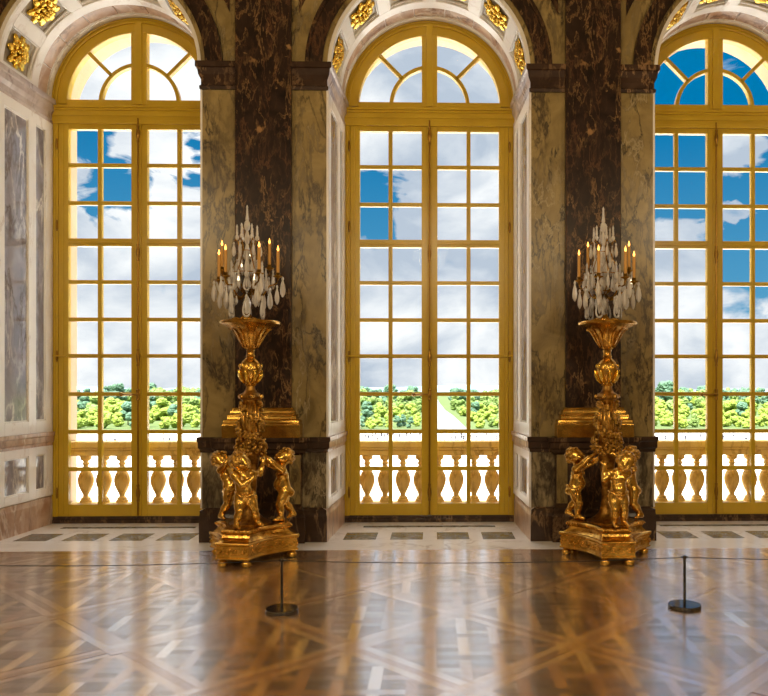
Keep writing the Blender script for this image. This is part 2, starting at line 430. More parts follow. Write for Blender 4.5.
# ------------------------------------------------------------------ trim on the piers and in the bays
RAIL = [(0, 1.16), (0.025, 1.16), (0.03, 1.20), (0.048, 1.22), (0.048, 1.29), (0.062, 1.31), (0.062, 1.36), (0, 1.36)]
IMP = [(0, 5.89), (0.03, 5.89), (0.035, 5.93), (0.015, 5.95), (0.015, 6.02), (0.045, 6.08), (0.055, 6.16), (0.078, 6.17), (0.078, 6.24), (0, 6.24)]
def jamb(c, sgn, y, off=0.0): return (c + sgn * (WN + (WF - WN) * y / RV + off), y)
def pier_path(xc):
    """plan path round a pier, from the depth of one bay round the front into the depth of the next (profile outwards)"""
    cl, cr = xc - S / 2, xc + S / 2
    return [jamb(cl, 1, RV - 0.01), jamb(cl, 1, 0.0), jamb(cr, -1, 0.0), jamb(cr, -1, RV - 0.01)]
n_trim = [0]
def trim(mb, mats, **k):
    n_trim[0] += 1
    return struct(mb.build('trim_%d' % n_trim[0], mats, **k))
ALLP = [p for p in PIERS] + [-6.45, 6.45]
for xc in ALLP:
    path = pier_path(xc)
    if xc < -5: path = [(XL, 0.0)] + path[2:]
    if xc > 5: path = path[:2] + [(XR, 0.0)]
    front = lambda a, b: [(a, 0.0), (b, 0.0)]
    # parts on the room face in dark marble, returns paler, the window light on them put into the colour
    a = MB()
    segs = []
    for prof, mface, mret in ((RAIL, 0, 1), (IMP, 0, 2)):
        a.mat(mface)
        o = len(a.f); a.sweep_plan(prof, path)
        for i in range(o, len(a.f)):
            ys = [a.v[k][1] for k in a.f[i]]
            if max(ys) > 0.3: a.mi[i] = mret
    trim(a, ['brown_marble', 'pink_marble', 'lit_impost_marble'])
    a = MB(); a.mat(0); o = 0
    pth = [(x, y - 0.07 if y == 0.0 else y) for x, y in path]; a.sweep_plan([(-0.06, 0), (0.02, 0), (0.02, 0.33), (0.012, 0.37), (0.012, 0.41), (-0.06, 0.44)], pth)
    for i in range(len(a.f)):
        if max(a.v[k][1] for k in a.f[i]) > 0.3: a.mi[i] = 1
    trim(a, ['brown_marble', 'pink_marble'])
    # breccia slabs of the lower zone
    a = MB()
    if abs(xc) < 5:
        for sg in (-1, 1):
            xa, xb = sorted((xc + sg * 0.50, xc + sg * 0.806))
            a.box(xa, xb, -0.012, 0.02, 0.43, 1.16)
        trim(a, 'breccia_marble')

# archivolts, spandrels
for c in BAYS:
    a = MB(); a.mat(0).ring(c, SPR, 1.39, 1.615, -0.045, 0.02, n=56)
    a.mat(0).ring(c, SPR, 1.565, 1.615, -0.065, 0.02, n=56)
    a.mat(1).ring(c, SPR, 1.332, 1.392, -0.02, 0.02, n=56)
    trim(a, ['dark_marble', 'ochre_marble'], smooth=True)
    for sg in (-1, 1):
        a = MB(); Z = SPR; top = 8.6; ra = 1.84; xe = 1.70
        if (c, sg) in ((-S, -1), (S, 1)): continue
        z0 = math.sqrt(ra * ra - xe * xe); pts = []
        for i in range(14):
            z = z0 + (ra - 0.05 - z0) * i / 13; pts.append((math.sqrt(max(0, ra * ra - z * z)), z))
        vs = []
        for x, z in pts: vs += [(c + sg * x, -0.012, Z + z), (c + sg * xe, -0.012, Z + z), (c + sg * x, 0.01, Z + z), (c + sg * xe, 0.01, Z + z)]
        fs = []
        for i in range(13):
            p, q = 4 * i, 4 * i + 4
            fs += [(p, p + 1, q + 1, q), (p, q, q + 2, p + 2), (p + 1, p + 3, q + 3, q + 1)]
        a.add(vs, fs); trim(a, 'dark_marble')

# white framing with inset marble panels on the jambs
for c in BAYS:
    for sg in (-1, 1):
        a = MB()
        def P(y, off): 
            x, yy = jamb(c, sg, y); return (x - sg * off, yy)
        def bar(y0, y1, z0, z1, off=0.028):
            q = [P(y0, -0.004), P(y1, -0.004), P(y1, off), P(y0, off)]
            if sg > 0: q = q[::-1]
            a.prism(q, z0, z1)
        a.mat(0)
        YP = ((0.19, 0.74), (0.92, 1.17))
        for z0, z1, pz0, pz1 in ((1.36, 5.89, 1.53, 5.74), (0.43, 1.16, 0.54, 1.05)):
            bar(0.0, 0.19, z0, z1); bar(0.74, 0.92, z0, z1); bar(1.17, RV - 0.01, z0, z1)
            for y0, y1 in YP: bar(y0, y1, z0, pz0); bar(y0, y1, pz1, z1)
            a.mat(2)
            for y0, y1 in YP:      # thin fillets round each panel
                bar(y0, y0 + 0.022, pz0, pz1, 0.016); bar(y1 - 0.022, y1, pz0, pz1, 0.016)
                bar(y0, y1, pz0, pz0 + 0.022, 0.016); bar(y0, y1, pz1 - 0.022, pz1, 0.016)
            a.mat(1)
            for y0, y1 in YP: bar(y0, y1, pz0, pz1, 0.006)
            a.mat(0)
        trim(a, ['white_marble', 'grey_panel_marble', 'pale_slab_marble'], bevel=0.004)

# coffered soffits
COF = [15, 45, 75, 105, 135, 165]
def rad(y): return WN + (WF - WN) * y / RV
for c in BAYS:
    a = MB()
    cz = SPR
    def band(y0, y1, t, n=56, a0=0, a1=PI):
        a.ring(c, cz, rad(y0) - t, rad(y0) + 0.005, y0, y1, a0, a1, n, rad(y1) - t, rad(y1) + 0.005)
    a.mat(0); band(0.0, 0.12, 0.05); band(0.76, 0.93, 0.05)
    a.mat(3); band(-0.006, 0.035, 0.062); band(0.72, 0.76, 0.03); band(0.12, 0.15, 0.03)
    a.mat(0)
    for d in [0, 30, 60, 90, 120, 150, 180]:
        h = 4.2; a0, a1 = math.radians(max(0, d - h)), math.radians(min(180, d + h)); band(0.12, 0.76, 0.05, 6, a0, a1)
        for e in (d - h - 0.9, d + h):
            if 0 < e < 179: a.mat(3); band(0.12, 0.76, 0.03, 2, math.radians(e), math.radians(e + 0.9)); a.mat(0)
    a.mat(1)
    for d in COF: band(0.12, 0.76, 0.006, 10, math.radians(d - 11), math.radians(d + 11))
    a.mat(2)
    for k in range(9): band(0.93, 1.20, 0.02, 8, PI * k / 9 + 0.006, PI * (k + 1) / 9 - 0.006)
    a.mat(3)
    prev = None
    for y0, y1, t in ((1.19, 1.23, 0.022), (1.228, 1.29, 0.032), (1.285, RV - 0.005, 0.008)): band(y0, y1, t)
    trim(a, ['white_marble', 'coffer_field', 'pink_marble', 'pale_slab_marble'], bevel=0.006)

# pilasters between the bays
def pilaster(xc, label):
    r = empty('pilaster', (xc, 0, 0)); tag(r, label, 'pilaster', 'dark marble pilasters between the windows')
    a = MB(); a.box(-0.362, 0.362, -0.09, -0.001, 1.74, 9.4); a.build('shaft', 'dark_marble', r, bevel=0.012)
    a = MB()
    prof = [(0, 1.36), (0.135, 1.36), (0.135, 1.53), (0.12, 1.535), (0.125, 1.56), (0.12, 1.585), (0.085, 1.60), (0.075, 1.63), (0.085, 1.655), (0.055, 1.66), (0.055, 1.68), (0.045, 1.71), (0.03, 1.715), (0.03, 1.745), (0, 1.745)]
    a.sweep_plan(prof, [(0.362, -0.001), (0.362, -0.09), (-0.362, -0.09), (-0.362, -0.001)][::-1])
    a.build('gilded_base', 'gold_smooth', r, bevel=0.004)['label'] = 'gilded moulded base'
    a = MB(); ped = [(-0.50, -0.001), (-0.50, -0.12), (0.50, -0.12), (0.50, -0.001)]
    a.mat(0).sweep_plan([(0, 0), (0.05, 0), (0.05, 0.33), (0.03, 0.37), (0.03, 0.42), (0, 0.44), (0, 1.16), (0.05, 1.16), (0.06, 1.20), (0.085, 1.22), (0.085, 1.29), (0.11, 1.31), (0.11, 1.36), (-0.12, 1.36)], ped)
    a.mat(1)
    for x in (-0.42, 0.42): a.box(x - 0.07, x + 0.07, -0.132, -0.115, 0.50, 1.13)
    a.mat(2).box(-0.28, 0.28, -0.128, -0.115, 0.52, 1.10)
    a.build('pedestal', ['brown_marble', 'ochre_marble', 'dark_marble'], r, bevel=0.004)
    return r
pilaster(-2.15, 'dark veined marble pilaster with gilded base behind the torchere beside the lime-tree window')
pilaster(2.15, 'dark veined marble pilaster with gilded base beside the window showing deep blue sky')

# ------------------------------------------------------------------ french windows
GZ = [0.26, 0.8]               # rows of glass are laid out below
def window(n, c):
    r = empty('window_%d' % n, (c, RV, 0)); struct(r)
    Z0 = 0.10
    a = MB()                                             # fixed frame
    a.mat(1).box(-WF, WF, -0.02, 0.12, 0, 0.055); a.box(-WF, WF, 0.0, 0.12, 0.055, Z0)
    a.mat(0)
    for sg in (-1, 1):
        x0, x1 = sorted((sg * 1.185, sg * WF)); a.box(x0, x1, 0.0, 0.12, Z0, SPR)
        x0, x1 = sorted((sg * 1.215, sg * 1.235)); a.box(x0, x1, -0.018, 0.0, Z0, 5.83)
    a.box(-1.185, 1.185, 0.0, 0.12, 5.93, 6.19)          # transom
    a.box(-WF, WF, -0.03, 0.0, 6.10, 6.135); a.box(-WF, WF, -0.05, 0.0, 6.135, 6.165); a.box(-WF, WF, -0.03, 0.0, 5.90, 5.955); a.box(-WF, WF, -0.015, 0.0, 6.02, 6.10)
    a.build('frame', ['window_paint', 'brown_marble'], r, bevel=0.005)
    # fanlight
    a = MB(); a.ring(0, SPR, 1.055, WF + 0.008, 0.0, 0.12, 0, PI, 56); a.ring(0, SPR, 1.19, 1.215, -0.03, 0.0, 0, PI, 56); a.ring(0, SPR, 1.245, 1.272, -0.025, 0.0, 0, PI, 56); a.ring(0, SPR, 1.055, 1.075, -0.012, 0.0, 0, PI, 56)
    a.box(-0.115, 0.115, -0.004, 0.118, 6.196, SPR + 1.10); a.box(-0.05, 0.05, -0.03, 0.0, 6.19, SPR + 1.20)
    a.box(-1.06, 1.06, 0.003, 0.117, 6.185, 6.265)
    a.ring(0, SPR + 0.02, 0.545, 0.60, 0.01, 0.10, 0.08, PI - 0.08, 40)
    for sg in (-1, 1):
        d = Vector((sg * 1, 0, 1)).normalized(); q = Vector((-d.z, 0, d.x)) * 0.027
        p0, p1 = Vector((0, 0, SPR + 0.02)) + d * 0.57, Vector((0, 0, SPR + 0.02)) + d * 1.08
        a.add([p + k + Vector((0, y, 0)) for y in (0.01, 0.10) for p, k in ((p0, -q), (p1, -q), (p1, q), (p0, q))],
              [(0, 1, 2, 3), (7, 6, 5, 4), (0, 4, 5, 1), (1, 5, 6, 2), (2, 6, 7, 3), (3, 7, 4, 0)])
    fan = a.build('fanlight', 'window_paint', r, bevel=0.006)
    a = MB(); a.ring(0, SPR, 0.002, 1.058, 0.055, 0.059, 0.03, PI - 0.03, 40); a.build('pane', 'window_glass', fan)
    # two leaves of ten rows
    rows = []
    z = 5.83
    top = [(5.83, 5.33), (5.27, 4.77), (4.71, 4.215)]
    low = [(4.10, 3.60), (3.54, 3.045), (2.985, 2.505), (2.445, 1.94), (1.88, 1.38), (1.32, 0.825), (0.765, 0.275)]
    rows = top + low
    for sg in (-1, 1):
        a = MB()
        def bx(x0, x1, y0, y1, z0, z1):
            x0, x1 = sorted((sg * x0, sg * x1)); a.box(x0, x1, y0, y1, z0, z1)
        bx(1.04, 1.183, 0.012, 0.10, Z0, 5.925); bx(0.02, 0.118, 0.012, 0.10, Z0, 5.925)
        bx(0.118, 1.04, 0.012, 0.10, 5.83, 5.925); bx(0.118, 1.04, 0.012, 0.10, Z0, 0.275)
        bx(0.118, 1.04, 0.012, 0.10, 4.10, 4.215); bx(0.118, 1.04, -0.004, 0.012, 4.14, 4.17)
        for (p, q) in zip(rows, rows[1:]):
            if q[0] < 4.10 - 0.01 or p[1] > 4.22: bx(0.118, 1.04, 0.022, 0.085, q[0], p[1])
        for z0, z1 in ((4.215, 5.83), (0.275, 4.10)): bx(0.553, 0.614, 0.019, 0.088, z0 - 0.004, z1 + 0.004)
        bx(1.10, 1.12, 0.0, 0.012, Z0 + 0.03, 5.90)
        cs = a.build('casement', 'window_paint', r, bevel=0.006)
        a = MB(); bx(0.11, 1.045, 0.052, 0.056, 0.27, 5.835); a.build('pane', 'window_glass', cs)
        for z in (0.45, 2.47, 4.4, 5.6):
            a = MB(); a.lathe([(0.013, -0.06), (0.016, -0.055), (0.016, 0.055), (0.013, 0.06)], sg * 1.195, -0.012, 8, z)
            a.ball((sg * 1.195, -0.012, z + 0.07), 0.013); a.ball((sg * 1.195, -0.012, z - 0.07), 0.013)
            a.build('hinge', 'old_bronze', cs, smooth=True)
    # meeting bead and the long bolt down it
    a = MB(); a.box(-0.038, 0.038, -0.012, 0.012, Z0 + 0.01, 5.92); a.box(-0.02, 0.02, -0.022, -0.012, Z0 + 0.01, 5.92)
    a.build('meeting_stile', 'window_paint', r, bevel=0.005)
    a = MB(); a.tube([(0, -0.036, 0.12), (0, -0.036, 5.98)], 0.0125, 8)
    for z in (0.45, 2.45, 4.0, 5.75):
        a.lathe([(0.012, -0.13), (0.022, -0.12), (0.016, -0.08), (0.026, -0.04), (0.03, 0), (0.026, 0.04), (0.016, 0.08), (0.022, 0.12), (0.012, 0.13)], 0, -0.036, 10, z)
    a.lathe([(0.012, -0.09), (0.028, -0.07), (0.02, -0.03), (0.034, 0), (0.02, 0.03), (0.028, 0.07), (0.012, 0.09)], 0, -0.036, 10, 1.9)
    b = a.build('espagnolette_bolt', 'old_bronze', r, smooth=True)
    a = MB(); a.tube([(0, -0.06, 1.90), (-0.06, -0.07, 1.905), (-0.15, -0.07, 1.90), (-0.22, -0.06, 1.905)], [0.016, 0.012, 0.012, 0.016]); a.ball((-0.235, -0.06, 1.905), 0.03); a.tube([(0, -0.03, 1.9), (0, -0.065, 1.9)], 0.018)
    a.build('handle', 'old_bronze', b, smooth=True)['label'] = 'swivelling bronze handle'
    a = MB()
    for sg in (-1, 1): a.tube([(sg * 1.05, -0.02, 2.475), (sg * 1.245, -0.03, 2.475)], 0.014, 6)
    a.box(-1.22, 1.22, -0.012, 0.012, 2.462, 2.488)
    a.build('stay_bar', 'window_paint', r)
    return r
for n, c in enumerate(BAYS): window(n + 1, c)

# ------------------------------------------------------------------ gilded rosettes in the coffers
def rosette_mesh():
    a = MB()
    for ring, (n, r0, r1, wd, lift, ph) in enumerate(((8, 0.03, 0.215, 0.085, 0.03, 0), (8, 0.02, 0.16, 0.07, 0.055, PI / 8), (6, 0.01, 0.09, 0.05, 0.075, 0))):
        for k in range(n):
            q = 2 * PI * k / n + ph; ca, sa = math.cos(q), math.sin(q); vs = []
            prof = [(0.0, 0.25, 0.0), (0.3, 0.75, 0.6), (0.6, 1.0, 1.0), (0.85, 0.8, 0.8), (1.0, 0.2, 0.35)]
            for t, wf, lf in prof:
                rr = r0 + (r1 - r0) * t
                for s_, dz in ((-1, -0.014), (-0.5, 0.002), (0, -0.008), (0.5, 0.002), (1, -0.014)):
                    x, y = rr, s_ * wd * wf * 0.5
                    vs.append((x * ca - y * sa, x * sa + y * ca, lift * lf + dz * wf + 0.008))
            o = len(vs); vs += [(x, y, z - 0.02) for x, y, z in vs]
            fs = [(5 * i + j, 5 * i + j + 1, 5 * i + j + 6, 5 * i + j + 5) for i in range(4) for j in range(4)]
            fs += [tuple(o + v for v in f[::-1]) for f in fs]
            rim = [0, 1, 2, 3, 4, 9, 14, 19, 24, 23, 22, 21, 20, 15, 10, 5]
            fs += [(rim[i], o + rim[i], o + rim[(i + 1) % 16], rim[(i + 1) % 16]) for i in range(16)]
            a.add(vs, fs)
    return a
ros = rosette_mesh().build('leafy_rosette_petals', 'gold_bright', smooth='all')
a = MB(); a.ball((0, 0, 0.07), (0.03, 0.03, 0.025))
for k in range(7): a.ball((0.03 * math.cos(k * 0.9), 0.03 * math.sin(k * 0.9), 0.075), 0.013, 6, 4)
hubm = a.build('hub', 'gold_bright', smooth='all')
arch_txt = {-S: 'arch over the lime-tree window', 0.0: 'arch over the cloudy canal-view window', S: 'arch over the deep-blue-sky window'}
def ros_pos(c, d):
    y = 0.44; q = math.radians(d); rr = rad(y) - 0.008
    n = Vector((-math.cos(q), 0, -math.sin(q)))
    return Vector((c + rr * math.cos(q), y, SPR + rr * math.sin(q))), n
first = True
for c in BAYS:
    for d in COF:
        if c == S and d < 60: continue
        if c == -S and 100 < d < 0: continue
        lvl = {15: 'lowest', 45: 'second', 75: 'topmost', 105: 'topmost', 135: 'second', 165: 'lowest'}[d]
        side = {(-S, 0): 'outer end', (-S, 1): 'middle window', (0, 0): 'lime-tree window', (0, 1): 'blue-sky window', (S, 0): 'middle window', (S, 1): 'outer end'}
        sd = side[(c, 1 if d < 90 else 0)]
        r = empty('gilded_rosette')
        p, n = ros_pos(c, d)
        r.location = p; r.scale = (1.22, 1.22, 1.1); r.rotation_euler = n.to_track_quat('Z', 'Y').to_euler()
        tag(r, '%s gilded rosette on the %s side of the %s' % (lvl, sd, arch_txt[c]), 'rosette', 'gilded rosettes in the coffered arches')
        for src, nm in ((ros, 'petals'), (hubm, 'hub')):
            if first: o = src; o.name = nm
            else: o = src.copy(); col.objects.link(o)
            o.parent = r
        first = False
#NEXT
# ------------------------------------------------------------------ sculpted figures: smooth distance fields turned into one surface
def v3(p): return np.array(p, float)
class Field:
    def __init__(s): s.ops = []
    def cone(s, a, b, r0, r1, k=0.02): s.ops.append(('c', v3(a), v3(b), r0, r1, k)); return s
    def ell(s, c, r, k=0.02): s.ops.append(('e', v3(c), v3(r), 0, 0, k)); return s
    def cut(s, c, r, k=0.01): s.ops.append(('x', v3(c), v3((r, r, r)) if isinstance(r, (int, float)) else v3(r), 0, 0, k)); return s
    def chain(s, pts, rr, k=0.02):
        for i in range(len(pts) - 1): s.cone(pts[i], pts[i + 1], rr[i], rr[i + 1], k)
        return s
    def bounds(s):
        lo = np.full(3, 9.0); hi = -lo
        for t, a, b, r0, r1, k in s.ops:
            if t == 'c': L = np.minimum(a - r0, b - r1); H = np.maximum(a + r0, b + r1)
            elif t == 'e': L = a - b; H = a + b
            else: continue
            lo = np.minimum(lo, L); hi = np.maximum(hi, H)
        return lo, hi
    def mesh(s, h):
        lo, hi = s.bounds(); lo = lo - 2.5 * h; hi = hi + 2.5 * h
        n = np.ceil((hi - lo) / h).astype(int) + 1
        D = np.full(n, 1.0)
        for t, a, b, r0, r1, k in s.ops:
            if t == 'c': L = np.minimum(a - r0, b - r1); H = np.maximum(a + r0, b + r1)
            else: L = a - b; H = a + b
            m = 3 * k + 3 * h
            i0 = np.clip(((L - m - lo) / h).astype(int), 0, n - 1); i1 = np.clip(((H + m - lo) / h).astype(int) + 2, 1, n)
            g = np.stack(np.meshgrid(*[lo[q] + h * np.arange(i0[q], i1[q]) for q in range(3)], indexing='ij'), -1)
            if t == 'c':
                ab = b - a; u = np.clip(((g - a) @ ab) / max(1e-9, ab @ ab), 0, 1)
                d = np.linalg.norm(g - a - u[..., None] * ab, axis=-1) - (r0 + (r1 - r0) * u)
            else:
                q = np.linalg.norm((g - a) / b, axis=-1); d = (q - 1) * b.min()
            sl = tuple(slice(i0[q], i1[q]) for q in range(3)); o = D[sl]
            if t == 'x':
                e = np.maximum(k - np.abs(o + d), 0) / k; D[sl] = np.maximum(o, -d) + e * e * k * 0.25
            else:
                e = np.maximum(k - np.abs(o - d), 0) / k; D[sl] = np.minimum(o, d) - e * e * k * 0.25
        return nets(D, lo, h)
def nets(D, lo, h):
    n = np.array(D.shape); c = n - 1
    ins = D < 0
    corners = [(i, j, k) for i in (0, 1) for j in (0, 1) for k in (0, 1)]
    cnt = sum(ins[i:i + c[0], j:j + c[1], k:k + c[2]].astype(int) for i, j, k in corners)
    act = (cnt > 0) & (cnt < 8)
    idx = -np.ones(c, int); cells = np.argwhere(act); idx[act] = np.arange(len(cells))
    acc = np.zeros((len(cells), 3)); num = np.zeros(len(cells))
    for p in corners:
        for ax in range(3):
            if p[ax]: continue
            q = list(p); q[ax] = 1
            A = D[tuple((cells + p).T)]; B = D[tuple((cells + q).T)]
            m = (A < 0) != (B < 0); t = np.where(m, A / np.where(m, A - B, 1), 0)
            pt = np.array(p, float)[None].repeat(len(cells), 0); pt[:, ax] += t
            acc += pt * m[:, None]; num += m
    V = lo + h * (cells + acc / num[:, None]); Fs = []
    for ax in range(3):
        b, e = [(1, 2), (2, 0), (0, 1)][ax]
        sl0 = [slice(None)] * 3; sl1 = [slice(None)] * 3; sl0[ax] = slice(0, -1); sl1[ax] = slice(1, None)
        A = ins[tuple(sl0)]; B = ins[tuple(sl1)]
        for flip, m in ((0, A & ~B), (1, ~A & B)):
            g = np.argwhere(m); g = g[(g[:, b] > 0) & (g[:, e] > 0) & (g[:, b] < c[b]) & (g[:, e] < c[e])]
            ob = np.zeros(3, int); ob[b] = 1; oe = np.zeros(3, int); oe[e] = 1
            q = [idx[tuple((g - ob - oe).T)], idx[tuple((g - oe).T)], idx[tuple(g.T)], idx[tuple((g - ob).T)]]
            if flip: q = q[::-1]
            Fs.append(np.stack(q, 1))
    return V, np.concatenate(Fs)
def field_obj(name, fld, h, mat, parent):
    V, Fq = fld.mesh(h)
    me = bpy.data.meshes.new(name); me.from_pydata(V.tolist(), [], Fq.tolist()); me.materials.append(M[mat])
    me.polygons.foreach_set('use_smooth', [True] * len(me.polygons))
    o = bpy.data.objects.new(name, me); col.objects.link(o)
    if parent: o.parent = parent
    sm = o.modifiers.new('Smooth', 'SMOOTH'); sm.factor = 0.5; sm.iterations = 2
    return o

def putto(pose, flip=False):
    """a standing child in gilt bronze; pose gives the joints in metres, +Y is toward the stem of the torchere"""
    P = {k: v3(v) for k, v in pose.items()}
    if flip:
        Q = {}
        for k, v in P.items():
            v = v * np.array([-1, 1, 1])
            Q[k[:-1] + ('R' if k.endswith('L') else 'L') if k[-1] in 'LR' and k not in () else k] = v
        P = Q
    f = Field()
    pel, bel, che, nek, hd = (P[k] for k in ('pelvis', 'belly', 'chest', 'neck', 'head'))
    side = P['shoulderL'] - P['shoulderR']; side /= np.linalg.norm(side)
    fw = P['face']; fw = fw / np.linalg.norm(fw)
    # trunk
    f.ell(pel, (0.098, 0.085, 0.085), 0.03).ell(bel, (0.092, 0.088, 0.085), 0.04).ell(che, (0.098, 0.078, 0.085), 0.04)
    f.cone(P['shoulderL'], P['shoulderR'], 0.045, 0.045, 0.035).cone(che, nek, 0.055, 0.044, 0.03).cone(nek, hd, 0.043, 0.05, 0.02)
    bd = P['body']; bd = bd / np.linalg.norm(bd)
    f.ell(bel + bd * 0.05 - np.array([0, 0, 0.01]), (0.055, 0.055, 0.055), 0.05)
    for sg in (1, -1):
        f.ell(pel - bd * 0.058 + side * sg * 0.045 - np.array([0, 0, 0.02]), (0.052, 0.052, 0.055), 0.025)
        f.ell(che + bd * 0.052 + side * sg * 0.042 + np.array([0, 0, 0.01]), (0.036, 0.03, 0.03), 0.03)
    # legs
    for s_ in 'LR':
        hip = P['hip' + s_]; kn = P['knee' + s_]; an = P['ankle' + s_]; toe = P['toe' + s_]
        f.cone(hip, hip * 0.5 + kn * 0.5, 0.068, 0.062, 0.025).cone(hip * 0.5 + kn * 0.5, kn, 0.062, 0.044, 0.02)
        ca = kn * 0.62 + an * 0.38
        f.cone(kn, ca, 0.041, 0.046, 0.02).cone(ca, an, 0.045, 0.028, 0.02).ell(kn + bd * 0.012, (0.038, 0.038, 0.036), 0.02)
        hl = an + (an - toe) * 0.22; hl[2] = min(hl[2], an[2]) - 0.022
        f.cone(hl, (an + toe) / 2 + np.array([0, 0, 0.004]), 0.024, 0.025, 0.02).cone((an + toe) / 2, toe, 0.026, 0.021, 0.015)
        d = toe - an; d[2] = 0; d /= np.linalg.norm(d); pr = np.array([-d[1], d[0], 0])
        for q in range(5): f.ell(toe + d * (0.018 - 0.004 * abs(q - 1)) + pr * (q - 2) * 0.011, (0.009, 0.009, 0.009), 0.006)
    # arms and hands
    for s_ in 'LR':
        sh = P['shoulder' + s_]; el = P['elbow' + s_]; hn = P['hand' + s_]
        f.cone(sh, el, 0.046, 0.035, 0.025).cone(el, el * 0.55 + hn * 0.45, 0.035, 0.036, 0.015).cone(el * 0.55 + hn * 0.45, hn, 0.035, 0.022, 0.015)
        d = (hn - el) / np.linalg.norm(hn - el); u = np.cross(d, side); u /= np.linalg.norm(u) + 1e-9; wv = np.cross(d, u)
        pm = hn + d * 0.032; f.ell(pm, (0.027, 0.027, 0.027), 0.012)
        for q, ln in enumerate((0.034, 0.042, 0.044, 0.036)):
            b0 = pm + d * 0.018 + wv * (q - 1.5) * 0.0135; b1 = b0 + d * ln * 0.6 + u * 0.008; b2 = b1 + d * ln * 0.35 + u * 0.018
            f.chain([b0, b1, b2], (0.0085, 0.0078, 0.0065), 0.004)
        t0 = pm + wv * 0.022 - d * 0.005; t1 = t0 + wv * 0.018 + d * 0.018; f.chain([t0, t1, t1 + d * 0.016 + u * 0.01], (0.0095, 0.0085, 0.007), 0.006)
    # head: skull, cheeks, brow, nose, mouth, ears, curls
    up = P['up'] / np.linalg.norm(P['up']); up = up - fw * (up @ fw); up /= np.linalg.norm(up); rt = np.cross(fw, up)
    T = lambda x, y, z: hd + rt * x + fw * y + up * z
    f.ell(T(0, -0.015, 0.018), (0.102, 0.102, 0.098), 0.03).ell(T(0, 0.03, -0.028), (0.074, 0.074, 0.07), 0.03)
    for sg in (1, -1):
        f.ell(T(sg * 0.04, 0.062, -0.034), (0.034, 0.034, 0.032), 0.02)
        f.cut(T(sg * 0.036, 0.098, 0.004), 0.017, 0.012); f.ell(T(sg * 0.035, 0.078, 0.003), (0.014, 0.014, 0.012), 0.006)
        f.ell(T(sg * 0.098, -0.008, -0.012), (0.016, 0.02, 0.026), 0.01)
    f.ell(T(0, 0.098, -0.016), (0.014, 0.017, 0.015), 0.012).cone(T(0, 0.086, 0.018), T(0, 0.1, -0.014), 0.009, 0.011, 0.012)
    f.ell(T(0, 0.085, -0.055), (0.021, 0.012, 0.009), 0.01).cut(T(0, 0.104, -0.054), (0.02, 0.012, 0.005), 0.004).ell(T(0, 0.07, -0.084), (0.026, 0.024, 0.022), 0.02)
    rr = random.Random(3)
    hair = Field()
    for i in range(70):
        z = rr.uniform(-0.55, 1); a = rr.uniform(0, 2 * PI); q = math.sqrt(1 - z * z); x, y = q * math.cos(a), q * math.sin(a)
        if y > 0.45 and z < 0.62: continue
        r = rr.uniform(0.016, 0.026)
        hair.ell(T(x * 0.1, -0.015 + y * 0.1, 0.02 + z * 0.096), (r, r, r), 0.008)
    return f, hair

REACH = dict(pelvis=(0, -.03, .36), belly=(0, -.005, .44), chest=(0, .0, .545), neck=(0, .01, .645), head=(0, -.02, .755), face=(0.25, .8, .45), up=(0, -.4, 1), body=(0, 1, 0),
             shoulderL=(.10, .015, .615), shoulderR=(-.10, .015, .615), elbowL=(.135, .13, .70), elbowR=(-.125, .14, .67), handL=(.06, .235, .80), handR=(-.07, .25, .74),
             hipL=(.055, -.025, .345), hipR=(-.055, -.03, .345), kneeL=(.065, .04, .20), kneeR=(-.07, -.05, .20), ankleL=(.065, .02, .045), ankleR=(-.08, -.15, .075), toeL=(.07, .10, .024), toeR=(-.085, -.085, .024))
REACH2 = dict(REACH, head=(.0, .0, .765), face=(-.5, .8, .1), handL=(.05, .21, .86), elbowL=(.14, .10, .745), handR=(-.09, .24, .66), elbowR=(-.14, .12, .56), kneeR=(-.065, .03, .2), ankleR=(-.07, .0, .045), toeR=(-.08, .08, .024),
              kneeL=(.07, -.01, .2), ankleL=(.09, -.11, .06), toeL=(.095, -.04, .024))
LEAN = dict(REACH2, pelvis=(0, .0, .36), belly=(0, -.04, .435), chest=(0, -.095, .53), neck=(0, -.15, .615), head=(0, -.205, .70), shoulderL=(.10, -.095, .60), shoulderR=(-.10, -.095, .60), elbowL=(.135, .03, .69), elbowR=(-.14, .02, .60), handL=(.05, .13, .80), handR=(-.09, .13, .68), hipL=(.055, .0, .345), hipR=(-.055, .0, .345), face=(.2, .9, .25))
FRONT = dict(pelvis=(0, .02, .36), belly=(0, .0, .44), chest=(0, .01, .545), neck=(.01, .0, .645), head=(.07, -.045, .74), face=(-.45, -.85, -.12), up=(.15, -.1, 1), body=(0, -1, 0),
             shoulderL=(.105, .0, .61), shoulderR=(-.10, .0, .615), elbowL=(.14, .09, .72), elbowR=(-.175, -.03, .55), handL=(.03, .19, .81), handR=(-.15, .04, .69),
             hipL=(.055, .02, .345), hipR=(-.055, .02, .345), kneeL=(.06, -.02, .20), kneeR=(-.05, -.03, .20), ankleL=(.065, .01, .045), ankleR=(-.05, .0, .045), toeL=(.085, -.075, .024), toeR=(-.06, -.085, .024))
TURNED = dict(pelvis=(0, .02, .36), belly=(-.015, .0, .44), chest=(-.03, .01, .545), neck=(-.035, .0, .645), head=(-.045, -.015, .75), face=(.95, -.25, .15), up=(-.1, 0, 1), body=(.5, -.85, 0),
              shoulderL=(.055, .05, .615), shoulderR=(-.11, -.05, .605), elbowL=(.16, .11, .60), elbowR=(-.02, -.13, .50), handL=(.19, .17, .72), handR=(.09, -.10, .58),
              hipL=(.05, .03, .345), hipR=(-.055, .0, .345), kneeL=(.10, .01, .20), kneeR=(-.06, -.05, .20), ankleL=(.13, .07, .045), ankleR=(-.10, -.03, .045), toeL=(.185, .02, .024), toeR=(-.055, -.095, .024))

